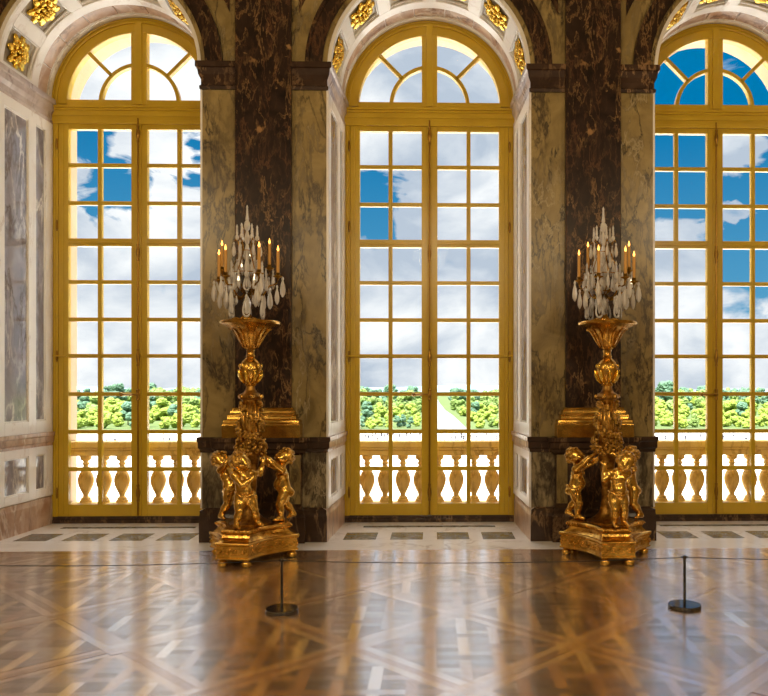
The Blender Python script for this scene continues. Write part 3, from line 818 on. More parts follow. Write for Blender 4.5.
# ------------------------------------------------------------------ torcheres
def tri_plan(Rf, hw, conc, n=9):
    """truncated triangle with hollow sides, first facet toward -Y"""
    pts = []
    for k in range(3):
        a = -PI / 2 + 2 * PI * k / 3; d = Vector((math.cos(a), math.sin(a))); tq = Vector((-d.y, d.x))
        p0, p1 = d * Rf - tq * hw, d * Rf + tq * hw
        a2 = a + 2 * PI / 3; d2 = Vector((math.cos(a2), math.sin(a2))); t2 = Vector((-d2.y, d2.x)); q0 = d2 * Rf - t2 * hw
        pts += [tuple(p0), tuple(p1)]
        mid = (d + d2).normalized()
        for i in range(1, n):
            u = i / n; p = p1.lerp(q0, u) - mid * conc * 4 * u * (1 - u); pts.append(tuple(p))
    return pts
def torchere(x, y, rz, label, poses):
    r = empty('torchere', (x, y, 0), rz); tag(r, label, 'torchere', 'gilded torcheres with three putti')
    PL = lambda d, z: (tri_plan(0.517 + d, 0.19 + d * 0.3, 0.075), z)
    def tiers(ts, name, mat, bevel=0.004):
        a = MB(); n = len(ts[0][0]); vs = []; fs = []
        for pl, z in ts: vs += [(p[0], p[1], z) for p in pl]
        for i in range(len(ts) - 1): fs += [(i * n + k, i * n + (k + 1) % n, (i + 1) * n + (k + 1) % n, (i + 1) * n + k) for k in range(n)]
        fs += [tuple(range(n - 1, -1, -1)), tuple((len(ts) - 1) * n + k for k in range(n))]
        a.add(vs, fs); return a.build(name, mat, r, bevel=bevel)
    tiers([PL(0.0, .085), PL(0.012, .09), PL(0.012, .105), PL(-0.005, .112), PL(-0.005, .235), PL(0.006, .24), PL(0.022, .252), PL(0.022, .272), PL(0.0, .278)], 'plinth', 'gold_smooth')
    tiers([PL(-0.02, .272), PL(-0.05, .29), PL(-0.085, .315), PL(-0.10, .345), PL(-0.095, .35), PL(-0.075, .362), PL(-0.065, .378), PL(-0.07, .395), PL(-0.085, .405), PL(-0.13, .412)], 'upper_plinth', 'gold')
    # scrolling frieze and beaded mouldings
    a = MB(); pl = tri_plan(0.517 + 0.001, 0.19, 0.075, 12); n = len(pl)
    per = []
    for k in range(n):
        p, q = Vector(pl[k]), Vector(pl[(k + 1) % n]); per.append((p, q, (q - p).length))
    def along(step, off):
        tot = sum(l for _, _, l in per); m = int(tot / step); out = []
        for i in range(m):
            s_ = (i + 0.5) * tot / m
            for p, q, l in per:
                if s_ <= l:
                    d = (q - p).normalized(); out.append((p.lerp(q, s_ / l) + Vector((d.y, -d.x)) * off, d)); break
                s_ -= l
        return out
    for i, (p, d) in enumerate(along(0.088, -0.004)):
        ctr = Vector((p.x, p.y, 0.174)); d3 = Vector((d.x, d.y, 0)); pts = []
        for k in range(15):
            th = k * 0.62; rr_ = 0.040 * (1 - k / 19); sg = 1 if i % 2 else -1
            pts.append(ctr + d3 * rr_ * math.cos(th) + Vector((0, 0, sg * rr_ * math.sin(th))))
        a.tube(pts, [0.0105 - 0.0004 * k for k in range(15)], 5); a.ball(ctr, 0.011, 6, 4)
        a.ball(ctr + d3 * 0.044 + Vector((0, 0, 0.035)), 0.009, 5, 4); a.ball(ctr + d3 * 0.044 - Vector((0, 0, 0.035)), 0.009, 5, 4)
    for p, d in along(0.022, 0.006): a.ball((p.x, p.y, 0.240), 0.009, 5, 4)
    a.build('frieze', 'gold', r, smooth='all')
    a = MB()
    pl = tri_plan(0.517 - 0.066, 0.19 - 0.02, 0.075, 12); n = len(pl); per[:] = [(Vector(pl[k]), Vector(pl[(k + 1) % n]), (Vector(pl[(k + 1) % n]) - Vector(pl[k])).length) for k in range(n)]
    for p, d in along(0.034, 0.0): a.ball((p.x, p.y, 0.383), (0.014, 0.014, 0.013), 6, 4)
    a.build('leaf_moulding', 'gold', r, smooth='all')
    for k in range(3):
        an = -PI / 2 + 2 * PI * k / 3; d = Vector((math.cos(an), math.sin(an))); tq = Vector((-d.y, d.x))
        for sg in (-1, 1):
            p = d * 0.46 + tq * sg * 0.14; a = MB()
            a.lathe([(0.03, 0), (0.052, 0.008), (0.06, 0.03), (0.052, 0.055), (0.035, 0.07), (0.05, 0.088)], p.x, p.y, 14); a.build('foot', 'gold_smooth', r, smooth=True)
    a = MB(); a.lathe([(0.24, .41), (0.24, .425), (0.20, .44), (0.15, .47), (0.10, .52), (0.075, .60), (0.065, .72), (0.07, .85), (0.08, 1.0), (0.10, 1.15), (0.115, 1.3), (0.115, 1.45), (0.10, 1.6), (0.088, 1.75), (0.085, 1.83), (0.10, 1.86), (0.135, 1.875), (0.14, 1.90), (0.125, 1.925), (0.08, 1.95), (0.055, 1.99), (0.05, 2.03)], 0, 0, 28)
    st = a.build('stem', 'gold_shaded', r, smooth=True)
    a = MB()
    for k in range(6):
        q = 2 * PI * k / 6; a.ball((0.125 * math.cos(q), 0.125 * math.sin(q), 1.90), (0.034, 0.034, 0.03), 8, 6)
    for k in range(12):
        q = 2 * PI * k / 12; a.tube([(0.088 * math.cos(q), 0.088 * math.sin(q), 1.845), (0.098 * math.cos(q), 0.098 * math.sin(q), 1.6), (0.117 * math.cos(q), 0.117 * math.sin(q), 1.4)], [0.012, 0.013, 0.015], 6)
    a.build('capital_volutes', 'gold', st, smooth='all')
    a = MB(); a.lathe([(0.05, 2.02), (0.07, 2.03), (0.06, 2.05), (0.085, 2.09), (0.12, 2.15), (0.132, 2.21), (0.125, 2.26), (0.10, 2.31), (0.065, 2.345), (0.05, 2.36), (0.06, 2.375), (0.05, 2.39), (0.045, 2.43), (0.055, 2.46)], 0, 0, 28)
    k_ = a.build('vase_knop', 'gold', r, smooth=True)
    a = MB()
    for k in range(8):
        q = 2 * PI * k / 8
        a.tube([(rr_ * math.cos(q), rr_ * math.sin(q), z) for rr_, z in ((0.07, 2.06), (0.105, 2.10), (0.135, 2.155), (0.142, 2.20), (0.15, 2.215))], [0.02, 0.026, 0.024, 0.016, 0.008], 6)
        q += PI / 8; a.ball((0.12 * math.cos(q), 0.12 * math.sin(q), 2.26), (0.02, 0.02, 0.03), 6, 5)
    a.build('acanthus_leaves', 'gold_bright', k_, smooth='all')
    a = MB(); a.lathe([(0.05, 2.45), (0.075, 2.47), (0.10, 2.51), (0.13, 2.565), (0.155, 2.62), (0.19, 2.67), (0.245, 2.71), (0.31, 2.735), (0.345, 2.75), (0.35, 2.77), (0.34, 2.785), (0.32, 2.78), (0.24, 2.745), (0.12, 2.73), (0.01, 2.73)], 0, 0, 40)
    bw = a.build('bowl', 'gold', r, smooth=True)
    a = MB()
    for k in range(14):
        q = 2 * PI * k / 14
        a.tube([(rr_ * math.cos(q), rr_ * math.sin(q), z) for rr_, z in ((0.085, 2.475), (0.115, 2.53), (0.147, 2.59), (0.178, 2.645), (0.215, 2.685), (0.25, 2.695))], [0.006, 0.010, 0.013, 0.013, 0.010, 0.005], 6)
    a.build('gadroon_leaves', 'gold', bw, smooth='all')
    # flower garland wound about the stem
    rr = random.Random(11); a = MB()
    for i in range(330):
        z = rr.uniform(1.22, 1.84); u = (1.84 - z) / 0.62
        wind = 2 * PI * (1.25 * u) + (0 if i % 2 else PI) + rr.gauss(0, 0.35)
        rad_ = 0.095 + 0.075 * u + rr.uniform(0, 0.025)
        s_ = rr.uniform(0.013, 0.026)
        a.ball((rad_ * math.cos(wind), rad_ * math.sin(wind), z), (s_ * rr.uniform(.7, 1.3), s_ * rr.uniform(.7, 1.3), s_ * rr.uniform(.7, 1.3)), 6, 4)
    for i in range(90):
        q = rr.uniform(0, 2 * PI); z = 1.31 + rr.gauss(0, 0.05); rad_ = 0.145 + rr.uniform(-0.02, 0.035); s_ = rr.uniform(0.015, 0.028)
        a.ball((rad_ * math.cos(q), rad_ * math.sin(q), z), s_, 6, 4)
    a.build('flower_garland', 'gold_relief', r, smooth='all')
    for k, (ps, fl, dist, twist, lat) in enumerate(poses):
        an = -PI / 2 + 2 * PI * k / 3
        f, hr = putto(ps, fl)
        o = field_obj('putto', f, 0.0095, 'gold_smooth', r)
        o.location = (dist * math.cos(an) - lat * math.sin(an), dist * math.sin(an) + lat * math.cos(an), 0.412); o.rotation_euler = (0, 0, an + PI / 2 + twist)
        h = field_obj('hair', hr, 0.0085, 'gold_relief', o)
        # a narrow sash about the hips
        a = MB()
        pe = v3(ps['pelvis']); ring_ = []
        for q in range(25):
            t_ = 2 * PI * q / 24; ring_.append((pe[0] + 0.106 * math.cos(t_), pe[1] + 0.100 * math.sin(t_), pe[2] + 0.03 + 0.022 * math.cos(t_ * 2 + k) + 0.006 * math.sin(t_ * 7)))
        a.tube(ring_, 0.017, 7); a.tube([ring_[2], (ring_[2][0] + .03, ring_[2][1], ring_[2][2] - .06), (ring_[2][0] + .03, ring_[2][1], ring_[2][2] - .14)], [0.018, 0.02, 0.008], 6)
        if not fl: a.build('sash', 'gold', o, smooth='all')
    return r
TLX, TRX, TY = -2.10, 2.125, -0.97
torchere(TLX, TY, math.radians(-9), 'gilded torchere whose front putto turns its face sideways in profile', [(TURNED, False, 0.35, 0.35, 0.08), (REACH, True, 0.37, 0.0, 0), (LEAN, False, 0.34, 0.1, 0)])
torchere(TRX, TY, math.radians(1), 'gilded torchere whose front putto faces outward with one bent raised arm', [(FRONT, False, 0.38, 0.10, 0.035), (REACH2, True, 0.36, -0.15, 0), (REACH, False, 0.37, 0.0, 0)])

def u_x(px, d):      # room x of a point seen at column px from distance d
    k = (px - 449.4) / F; u = (k + 0.0219) / (1 - k * 0.0219); return CAM.x + u * d
# ------------------------------------------------------------------ crystal candelabra standing in the bowls
def drop_mesh(prof, seg=6, sy=1.0): return MB().lathe(prof, 0, 0, seg, sy=sy, cap=False)
DROP = [(0.001, 0), (0.010, -0.008), (0.014, -0.022), (0.008, -0.036), (0.010, -0.044), (0.020, -0.075), (0.027, -0.12), (0.024, -0.155), (0.012, -0.18), (0.001, -0.19)]
PEAR = [(0.001, 0), (0.012, -0.010), (0.018, -0.028), (0.011, -0.046), (0.022, -0.062), (0.042, -0.10), (0.050, -0.14), (0.044, -0.175), (0.025, -0.20), (0.001, -0.212)]
SMALL = [(0.001, 0), (0.009, -0.01), (0.007, -0.022), (0.014, -0.045), (0.015, -0.065), (0.001, -0.088)]
SPIRE = [(0.012, 0), (0.026, 0.015), (0.034, 0.05), (0.028, 0.085), (0.016, 0.10), (0.020, 0.115), (0.013, 0.16), (0.009, 0.22), (0.012, 0.235), (0.001, 0.26)]
SPIKE = [(0.010, 0), (0.021, 0.015), (0.024, 0.04), (0.012, 0.065), (0.015, 0.08), (0.010, 0.14), (0.013, 0.155), (0.001, 0.185)]
protos = {}
for nm, pf, sg, sy in (('drop', DROP, 6, 0.8), ('pear', PEAR, 8, 0.42), ('small', SMALL, 6, 0.8), ('spire', SPIRE, 8, 1), ('spike', SPIKE, 6, 1)):
    me = drop_mesh(pf, sg, sy).build('crystal_pendant', 'crystal'); protos[nm] = me.data; bpy.data.objects.remove(me)
a = MB(); n = 20; pl_ = []
for i in range(n + 1):
    q = 2 * PI * i / n; wv_ = 0.046 * math.sin(q) * (0.62 - 0.38 * math.cos(q)); pl_.append((wv_, 0, -0.125 + 0.085 * math.cos(q)))
a.tube(pl_, 0.0095, 6); a.lathe([(0.001, -0.055), (0.010, -0.075), (0.017, -0.125), (0.010, -0.165), (0.001, -0.18)], 0, 0, 6, cap=False); a.lathe([(0.001, 0), (0.014, -0.012), (0.014, -0.03), (0.001, -0.044)], 0, 0, 6, cap=False)
me = a.build('crystal_pendant', 'crystal'); protos['pear'] = me.data; bpy.data.objects.remove(me)
def candelabra(x, y, label, cpx, rz0):
    zb = 2.752; cand = []
    for px, py, dp in cpx:
        dd = y + dp - CAM.y; cand.append((u_x(px, dd) - x, dp, CAM.z + (388 - py) * dd / F - 0.015))
    r = empty('crystal_candelabra', (x, y, zb)); tag(r, label, 'candelabra', 'crystal candelabra on the torcheres')
    def cr(kind, p, rz=0.0, s=1.0, name='crystal_pendant'):
        o = bpy.data.objects.new(name, protos[kind]); col.objects.link(o); o.parent = r; o.location = p; o.rotation_euler = (0, 0, rz); o.scale = (s * 1.03, s * 1.03, s * 1.08); return o
    a = MB()
    for k in range(4):
        q = PI / 4 + k * PI / 2; c, s_ = math.cos(q), math.sin(q)
        a.tube([(c * rr_, s_ * rr_, z) for rr_, z in ((0.20, 0.012), (0.19, 0.045), (0.15, 0.06), (0.10, 0.05), (0.06, 0.075), (0.03, 0.12))], [0.016, 0.02, 0.02, 0.016, 0.016, 0.016], 7); a.ball((c * 0.205, s_ * 0.205, 0.02), 0.024, 8, 6)
    a.lathe([(0.06, 0.03), (0.07, 0.06), (0.05, 0.09), (0.025, 0.12)], 0, 0, 14); a.build('scroll_foot', 'gold', r, smooth='all')
    a = MB(); a.lathe([(0.016, 0.1), (0.03, 0.12), (0.02, 0.15), (0.045, 0.20), (0.05, 0.25), (0.03, 0.30), (0.018, 0.34), (0.035, 0.38), (0.06, 0.43), (0.045, 0.49), (0.02, 0.54), (0.03, 0.57), (0.055, 0.62), (0.05, 0.67), (0.025, 0.72), (0.02, 0.76), (0.04, 0.80), (0.045, 0.85), (0.025, 0.90), (0.016, 0.94), (0.03, 0.97), (0.035, 1.02), (0.02, 1.07), (0.014, 1.10)], 0, 0, 8)
    a.build('crystal_stem', 'crystal', r)
    a = MB(); n = 6                                    # lyre shaped cage
    for k in range(n):
        q = rz0 + 2 * PI * k / n; c, s_ = math.cos(q), math.sin(q)
        a.tube([(c * rr_, s_ * rr_, z) for rr_, z in ((0.03, 0.36), (0.10, 0.42), (0.17, 0.52), (0.175, 0.64), (0.12, 0.76), (0.085, 0.86), (0.10, 0.96), (0.135, 1.0), (0.15, 0.97))], 0.007, 6)
    for z, rr_ in ((0.40, 0.08), (0.60, 0.18), (0.86, 0.085)):
        a.tube([(rr_ * math.cos(2 * PI * k / 24), rr_ * math.sin(2 * PI * k / 24), z) for k in range(25)], 0.006, 5)
    a.build('cage', 'old_bronze', r, smooth='all')
    cr('spire', (0, 0, 1.10), 0, 1.1)
    for k in range(6):
        q = rz0 + 2 * PI * k / 6; c, s_ = math.cos(q), math.sin(q)
        cr('spike', (c * 0.115, s_ * 0.115, 0.985), q, 0.95); cr('drop', (c * 0.15, s_ * 0.15, 0.965), q, 0.85)
        cr('drop', (c * 0.178, s_ * 0.178, 0.62), q, 1.0); cr('small', (c * 0.06, s_ * 0.06, 0.86), q); cr('drop', (c * 0.115, s_ * 0.115, 0.77), q, 0.9)
        q += PI / 6; c, s_ = math.cos(q), math.sin(q)
        cr('pear', (c * 0.15, s_ * 0.15, 0.60), q + PI / 2, 0.95); cr('pear', (c * 0.205, s_ * 0.205, 0.335), q + PI / 2, 1.15)
        cr('spike', (c * 0.20, s_ * 0.20, 0.52), q, 1.1); cr('spike', (c * 0.10, s_ * 0.10, 0.66), q, 1.0)
    for i, (ox, dpt, tz) in enumerate(cand):
        q = math.atan2(dpt, ox); c, s_ = math.cos(q), math.sin(q); Rr = math.hypot(ox, dpt); z = tz - 0.36 - zb
        a = MB(); a.tube([(c * Rr * u, s_ * Rr * u, zz) for u, zz in ((0.08, 0.36), (0.25, 0.30), (0.5, 0.33), (0.72, 0.45), (0.86, z - 0.09), (0.97, z - 0.07), (1.0, z - 0.02))], [0.012, 0.011, 0.010, 0.010, 0.009, 0.009, 0.012], 7)
        a.lathe([(0.012, -0.03), (0.02, -0.01), (0.055, 0.004), (0.058, 0.012), (0.024, 0.012), (0.028, 0.05), (0.018, 0.052)], c * Rr, s_ * Rr, 12, z)
        arm = a.build('arm', 'old_bronze', r, smooth='all')
        a = MB(); a.lathe([(0.0185, z + 0.03), (0.0185, z + 0.30), (0.012, z + 0.306), (0.001, z + 0.306)], c * Rr, s_ * Rr, 12); cdl = a.build('candle', 'candle_wax', r, smooth=True)
        a = MB(); a.lathe([(0.002, 0), (0.011, 0.012), (0.013, 0.026), (0.008, 0.045), (0.001, 0.07)], c * Rr, s_ * Rr, 10, z + 0.305, cap=False); a.build('flame', 'flame', cdl, smooth='all')
        cr('drop', (c * (Rr + 0.055), s_ * (Rr + 0.055), z + 0.005), q, 1.2); cr('small', (c * (Rr - 0.055), s_ * (Rr - 0.055), z + 0.005), q, 1.1)
        cr('drop', (c * Rr * 0.97, s_ * Rr * 0.97, z - 0.09), q + 0.7, 1.15); cr('drop', (c * Rr * 0.74, s_ * Rr * 0.74, 0.43), q, 1.25); cr('small', (c * Rr * 0.5, s_ * Rr * 0.5, 0.33), q, 1.2)
        cr('spike', (c * Rr * 0.62, s_ * Rr * 0.62, 0.39), q, 1.2)
    return r
candelabra(TLX - 0.04, TY, 'crystal candelabra with lit candles on the torchere with profile-faced front putto', [(219, 250, -0.06), (222, 241, 0.2), (225.5, 245, -0.2), (259, 242, -0.30), (269.5, 239, 0.26), (278, 246, 0.0)], 0.2)
candelabra(TRX - 0.045, TY, 'crystal candelabra with lit candles on the torchere beside the deep-blue-sky window', [(579, 249, -0.1), (588, 241, 0.25), (598.6, 244, -0.34), (625.5, 245, -0.24), (629, 240, 0.25), (634, 250, -0.02)], 0.6)

# ------------------------------------------------------------------ barrier
def stanchion(x, y, label):
    r = empty('barrier_post', (x, y, 0)); tag(r, label, 'barrier post', 'low black barrier posts')
    MB().lathe([(0.140, 0), (0.146, 0.004), (0.146, 0.030), (0.140, 0.036), (0.02, 0.037), (0.002, 0.037)], 0, 0, 40).build('base', 'black_metal', r, smooth=True)
    MB().lathe([(0.0125, 0.03), (0.0125, 0.472), (0.010, 0.478), (0.001, 0.478)], 0, 0, 16).build('pole', 'black_metal', r, smooth=True)
    a = MB(); a.lathe([(0.018, 0.448), (0.018, 0.468)], 0, 0, 14); a.box(-0.032, 0.032, -0.007, 0.007, 0.460, 0.468); a.build('cord_clip', 'black_metal', r)
    return r
B1, B2 = (-1.30, -3.16), (2.34, -3.11)
stanchion(*B1, 'low black barrier post standing before the torchere with profile-faced front putto')
stanchion(*B2, 'low black barrier post with base reflecting the deep-blue-sky window')
pts = []
ends = [(-4.94, -3.18), B1, B2, (5.9, -3.08)]
for (xa, ya), (xb, yb) in zip(ends, ends[1:]):
    for k in range(13):
        u = k / 12; pts.append((xa + (xb - xa) * u, ya + (yb - ya) * u, 0.458 - 0.035 * 4 * u * (1 - u)))
pts = [p for i, p in enumerate(pts) if i == 0 or (Vector(p) - Vector(pts[i - 1])).length > 1e-3]
o = MB().tube(pts, 0.0036, 6).build('barrier_rope', 'black_cord', smooth='all'); tag(o, 'thin black rope strung low across the parquet from post to post', 'barrier rope')
#NEXT
# ------------------------------------------------------------------ balustrades outside the windows
def balustrade(c, label):
    r = empty('balustrade', (c, 1.78, 0)); tag(r, label, 'balustrade', 'stone balustrades outside the windows')
    a = MB(); y0, y1 = -0.11, 0.11; h = HWX - 0.004
    a.box(-h, h, y0, y1, 0.965, 1.05); a.box(-h, h, y0 - 0.03, y1 + 0.03, 1.05, 1.09); a.box(-h, h, y0 - 0.05, y1 + 0.05, 1.09, 1.185)
    a.build('handrail', 'baluster_stone', r, bevel=0.012)
    a = MB(); a.box(-h, h, y0 - 0.03, y1 + 0.03, 0.022, 0.20); a.box(-h, h, y0, y1, 0.20, 0.245); a.build('plinth', 'baluster_stone', r, bevel=0.012)
    prof = [(0.088, .245), (0.088, .285), (0.070, .29), (0.074, .31), (0.064, .325), (0.045, .335), (0.040, .36), (0.050, .385), (0.078, .44), (0.106, .51), (0.118, .575), (0.116, .62), (0.098, .68), (0.064, .74), (0.043, .79), (0.038, .82), (0.050, .83), (0.052, .85), (0.040, .86), (0.042, .885), (0.070, .90), (0.080, .91), (0.085, .965)]
    n = 8
    for i in range(n):
        x = -h + 0.275 / 2 + i * 0.275 + (2 * h - n * 0.275) / 2
        if i == 0: b = MB().lathe(prof, 0, 0, 20).build('baluster', 'baluster_stone', r, smooth=True); b.location = (x, 0, 0); p0 = b
        else: b = p0.copy(); col.objects.link(b); b.parent = r; b.location = (x, 0, 0)
balustrade(-S, 'ochre stone balustrade outside the lime-tree window')
balustrade(0.0, 'ochre stone balustrade outside the canal-view window')
balustrade(S, 'ochre stone balustrade outside the deep-blue-sky window')

# ------------------------------------------------------------------ gardens below
GZ0 = -8.0
w = MB(); w.box(-420, 420, YO + 0.3, 172, GZ0 - 1, GZ0); struct(w.build('gravel_ground', 'gravel'))
def slope(name, rows, xs, mat):
    vs = [(x, y, z) for y, z in rows for x in xs]; m = len(xs)
    o = MB().add(vs, [(i * m + j, i * m + j + 1, (i + 1) * m + j + 1, (i + 1) * m + j) for i in range(len(rows) - 1) for j in range(m - 1)]).build(name, mat); return struct(o)
slope('lawn', [(172, -8.0), (300, -9.5), (500, -13), (1000, -17), (3000, -20)], [-1500, -400, 0, 400, 1500], 'lawn')
slope('canal_water', [(173, -7.9), (300, -9.3), (500, -12.8), (1000, -16.8), (2300, -18.9)], [1.2, 8.5], 'canal_water')
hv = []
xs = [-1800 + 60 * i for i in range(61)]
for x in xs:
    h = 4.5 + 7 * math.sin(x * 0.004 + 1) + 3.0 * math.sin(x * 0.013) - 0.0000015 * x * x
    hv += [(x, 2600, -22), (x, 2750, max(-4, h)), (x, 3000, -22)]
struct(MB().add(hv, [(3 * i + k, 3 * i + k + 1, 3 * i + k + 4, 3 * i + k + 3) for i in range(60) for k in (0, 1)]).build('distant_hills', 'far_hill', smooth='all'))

def tree_proto(seed, h, wd, mat, cone=False):
    rr = random.Random(seed); bm = bmesh.new()
    for i in range(13 if not cone else 9):
        u = rr.random(); z = h * (0.22 + 0.66 * u); q = rr.uniform(0, 2 * PI); m = wd * 0.5 * (1.0 - 0.72 * abs(u - 0.3)) * (0.55 if not cone else 0.25)
        r_ = wd * rr.uniform(0.20, 0.31) * (1 - 0.35 * u)
        mt = Matrix.Translation((m * math.cos(q), m * math.sin(q), z)) @ Matrix.Diagonal((r_, r_, r_ * 0.85, 1))
        ret = bmesh.ops.create_icosphere(bm, subdivisions=3, radius=1.0, matrix=mt)
        for v in ret['verts']:
            c = mt.translation; d = v.co - c; v.co = c + d * (1 + rr.uniform(-0.20, 0.20))
    me = bpy.data.meshes.new('foliage'); bm.to_mesh(me); bm.free(); me.materials.append(M[mat])
    tk = MB(); tk.tube([(0, 0, -0.5), (0.05, 0, h * 0.2), (0, 0.05, h * 0.55)], [wd * 0.035, wd * 0.028, wd * 0.012], 8); to = tk.build('trunk', 'bark'); tm = to.data; bpy.data.objects.remove(to)
    return me, tm
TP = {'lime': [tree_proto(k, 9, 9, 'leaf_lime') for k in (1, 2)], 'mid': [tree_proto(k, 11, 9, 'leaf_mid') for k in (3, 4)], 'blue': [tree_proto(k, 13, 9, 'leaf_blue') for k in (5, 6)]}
def gz(y): 
    pts = [(0, -8), (172, -8), (300, -9.5), (500, -13), (1000, -17), (3000, -20)]
    for (a, b), (c, d) in zip(pts, pts[1:]):
        if y <= c: return b + (d - b) * (y - a) / (c - a)
    return -20
TL = {'lime': ('sunlit lime green tree', 'lime green trees'), 'mid': ('mid green tree', 'mid green trees'), 'blue': ('dark bluish green tree', 'dark bluish green trees')}
PLACED = []
def tree(kind, x, y, s, where):
    if any(math.hypot(x - a, y - b) < 4.5 * (s + q) for a, b, q in PLACED): return
    PLACED.append((x, y, s))
    r = empty('garden_tree', (x, y, gz(y) - 0.1), R.uniform(0, 6)); r.scale = (s, s, s * R.uniform(0.9, 1.1))
    tag(r, '%s among the garden trees seen through %s' % (TL[kind][0], where), 'tree', '%s through %s' % (TL[kind][1], where))
    fm, tm = R.choice(TP[kind])
    for nm, me in (('foliage', fm), ('trunk', tm)):
        o = bpy.data.objects.new(nm, me); col.objects.link(o); o.parent = r
WIN = {'the lime-tree window': (66, 208), 'the canal-view window': (350, 502), 'the deep-blue-sky window': (650, 775)}
def tx(px, y): return CAM.x + (px - 433) * (y - CAM.y) / F
for where, (p0, p1) in WIN.items():
    k = where.split()[1][:4]
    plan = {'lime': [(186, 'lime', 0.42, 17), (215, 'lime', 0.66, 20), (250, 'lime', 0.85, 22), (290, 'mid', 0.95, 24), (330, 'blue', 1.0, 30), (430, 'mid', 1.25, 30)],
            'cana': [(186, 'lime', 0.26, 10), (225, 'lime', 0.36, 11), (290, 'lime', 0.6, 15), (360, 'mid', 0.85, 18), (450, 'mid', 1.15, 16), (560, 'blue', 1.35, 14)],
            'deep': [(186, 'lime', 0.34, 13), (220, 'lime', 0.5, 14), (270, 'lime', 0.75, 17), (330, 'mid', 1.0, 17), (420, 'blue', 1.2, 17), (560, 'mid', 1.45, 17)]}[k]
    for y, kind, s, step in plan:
        px = p0 - step / 2
        while px < p1 + step / 2:
            yy = y + R.uniform(-9, 9); x = tx(px + R.uniform(-3, 3), yy); sc = s * R.uniform(0.8, 1.15)
            kd = kind if R.random() < 0.75 else R.choice(('lime', 'mid', 'blue'))
            if not (-4.5 * sc - 2 < x < 10 + 4.5 * sc) or k != 'cana': tree(kd, x, yy, sc, where)
            px += step * 0.55
# far woods
for where, (p0, p1) in WIN.items():
    px = p0 - 5
    while px < p1 + 6:
        yy = R.uniform(760, 900); x = tx(px, yy)
        if not (-14 < x < 22): tree(R.choice(('blue', 'mid', 'blue')), x, yy, R.uniform(1.3, 1.6), where)
        px += 10

# the woods that carry on to both sides of the views, and close off the far distance
rr = random.Random(21); mats = ['leaf_lime', 'leaf_mid', 'leaf_blue']
bm = bmesh.new(); bmesh.ops.create_icosphere(bm, subdivisions=2, radius=1.0)
iv = [v.co.copy() for v in bm.verts]; fi = [tuple(v.index for v in f.verts) for f in bm.faces]; bm.free()
wood = MB()
def crown(x, y, s, mi):
    if any(math.hypot(x - a, y - b) < 6 * s + 4.8 * q for a, b, q in PLACED): return
    wood.mat(mi)
    for k in range(3):
        q = rr.uniform(0, 6.28); c = Vector((x + 2.2 * s * math.cos(q), y + 2.2 * s * math.sin(q), gz(y) + s * (2.4 + 2.6 * k))); w_ = 3.6 * s * (1 - 0.16 * k)
        vs = []
        for v in iv:
            m = 1 + rr.uniform(-0.2, 0.2); vs.append((c.x + v.x * w_ * m, c.y + v.y * w_ * m, c.z + v.z * 2.9 * s * m))
        wood.add(vs, fi)
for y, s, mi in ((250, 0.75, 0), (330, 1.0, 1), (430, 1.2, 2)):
    px = -900
    while px < 1700:
        x = tx(px, y)
        if not any(a - 14 < px < b + 14 for a, b in WIN.values()) and not (-14 < x < 24): crown(x, y + rr.uniform(-12, 12), s * rr.uniform(0.8, 1.15), mi if rr.random() < 0.7 else rr.randrange(3))
        px += 5.2 * s * F / y
px = -700
while px < 1500:
    x = tx(px, 1050)
    if not (-18 < x < 28): crown(x, 1050 + rr.uniform(-60, 60), rr.uniform(1.5, 1.9), rr.choice((1, 2, 2)))
    px += 6.5
o = wood.build('woodland_foliage', mats); tag(o, 'dense green woodland stretching across the horizon beyond the gardens', 'woodland', kind='stuff')

# strollers far off on the gravel
def person_mesh(cl, cl2, seed):
    rr = random.Random(seed); a = MB(); st = rr.uniform(0.08, 0.2)
    a.mat(1)
    for sg in (-1, 1): a.tube([(sg * 0.09, sg * st * 0.5, 0.86), (sg * 0.10, sg * st * 0.7, 0.46), (sg * 0.10, sg * st, 0.07), (sg * 0.10, sg * st - 0.16, 0.04)], [0.09, 0.065, 0.05, 0.045], 8)
    a.mat(0); a.lathe([(0.15, 0.82), (0.165, 0.9), (0.145, 1.08), (0.175, 1.3), (0.17, 1.38), (0.09, 1.46), (0.055, 1.50)], 0, 0, 12, sy=0.68)
    for sg in (-1, 1): a.tube([(sg * 0.19, 0, 1.39), (sg * 0.25, -sg * 0.04, 1.12), (sg * 0.24, -sg * 0.14, 0.88)], [0.055, 0.045, 0.035], 8)
    a.mat(2); a.tube([(0, 0, 1.45), (0, 0, 1.56)], 0.05, 8); a.ball((0, -0.01, 1.64), (0.08, 0.095, 0.115), 10, 8)
    for sg in (-1, 1): a.ball((sg * 0.24, -sg * 0.15, 0.84), (0.035, 0.04, 0.06), 6, 5)
    o = a.build('person', [cl, cl2, 'skin'], smooth='all'); me = o.data; bpy.data.objects.remove(o); return me
PM = [person_mesh('cloth_dark', 'cloth_dark', 1), person_mesh('cloth_pale', 'cloth_dark', 2), person_mesh('cloth_dark', 'cloth_pale', 3)]
PN = ['dark-clothed person', 'person in a pale top and dark trousers', 'person in a dark top and pale trousers']
def stroll(px, y, where):
    k = R.choice((0, 0, 1, 2)); o = bpy.data.objects.new('person', PM[k]); col.objects.link(o)
    o.location = (tx(px, y), y, GZ0); o.rotation_euler = (0, 0, R.uniform(0, 6.28))
    tag(o, '%s on the pale gravel beyond %s' % (PN[k], where), 'person', '%s beyond %s' % (PN[k], where))
for i in range(46): stroll(356 + i * 3.2 + R.uniform(-1, 1), R.uniform(126, 140), 'the canal-view window')
for i in range(10): stroll(100 + i * 10.5 + R.uniform(-3, 3), R.uniform(116, 132), 'the lime-tree window')
for i in range(9): stroll(655 + i * 12 + R.uniform(-4, 4), R.uniform(116, 132), 'the deep-blue-sky window')

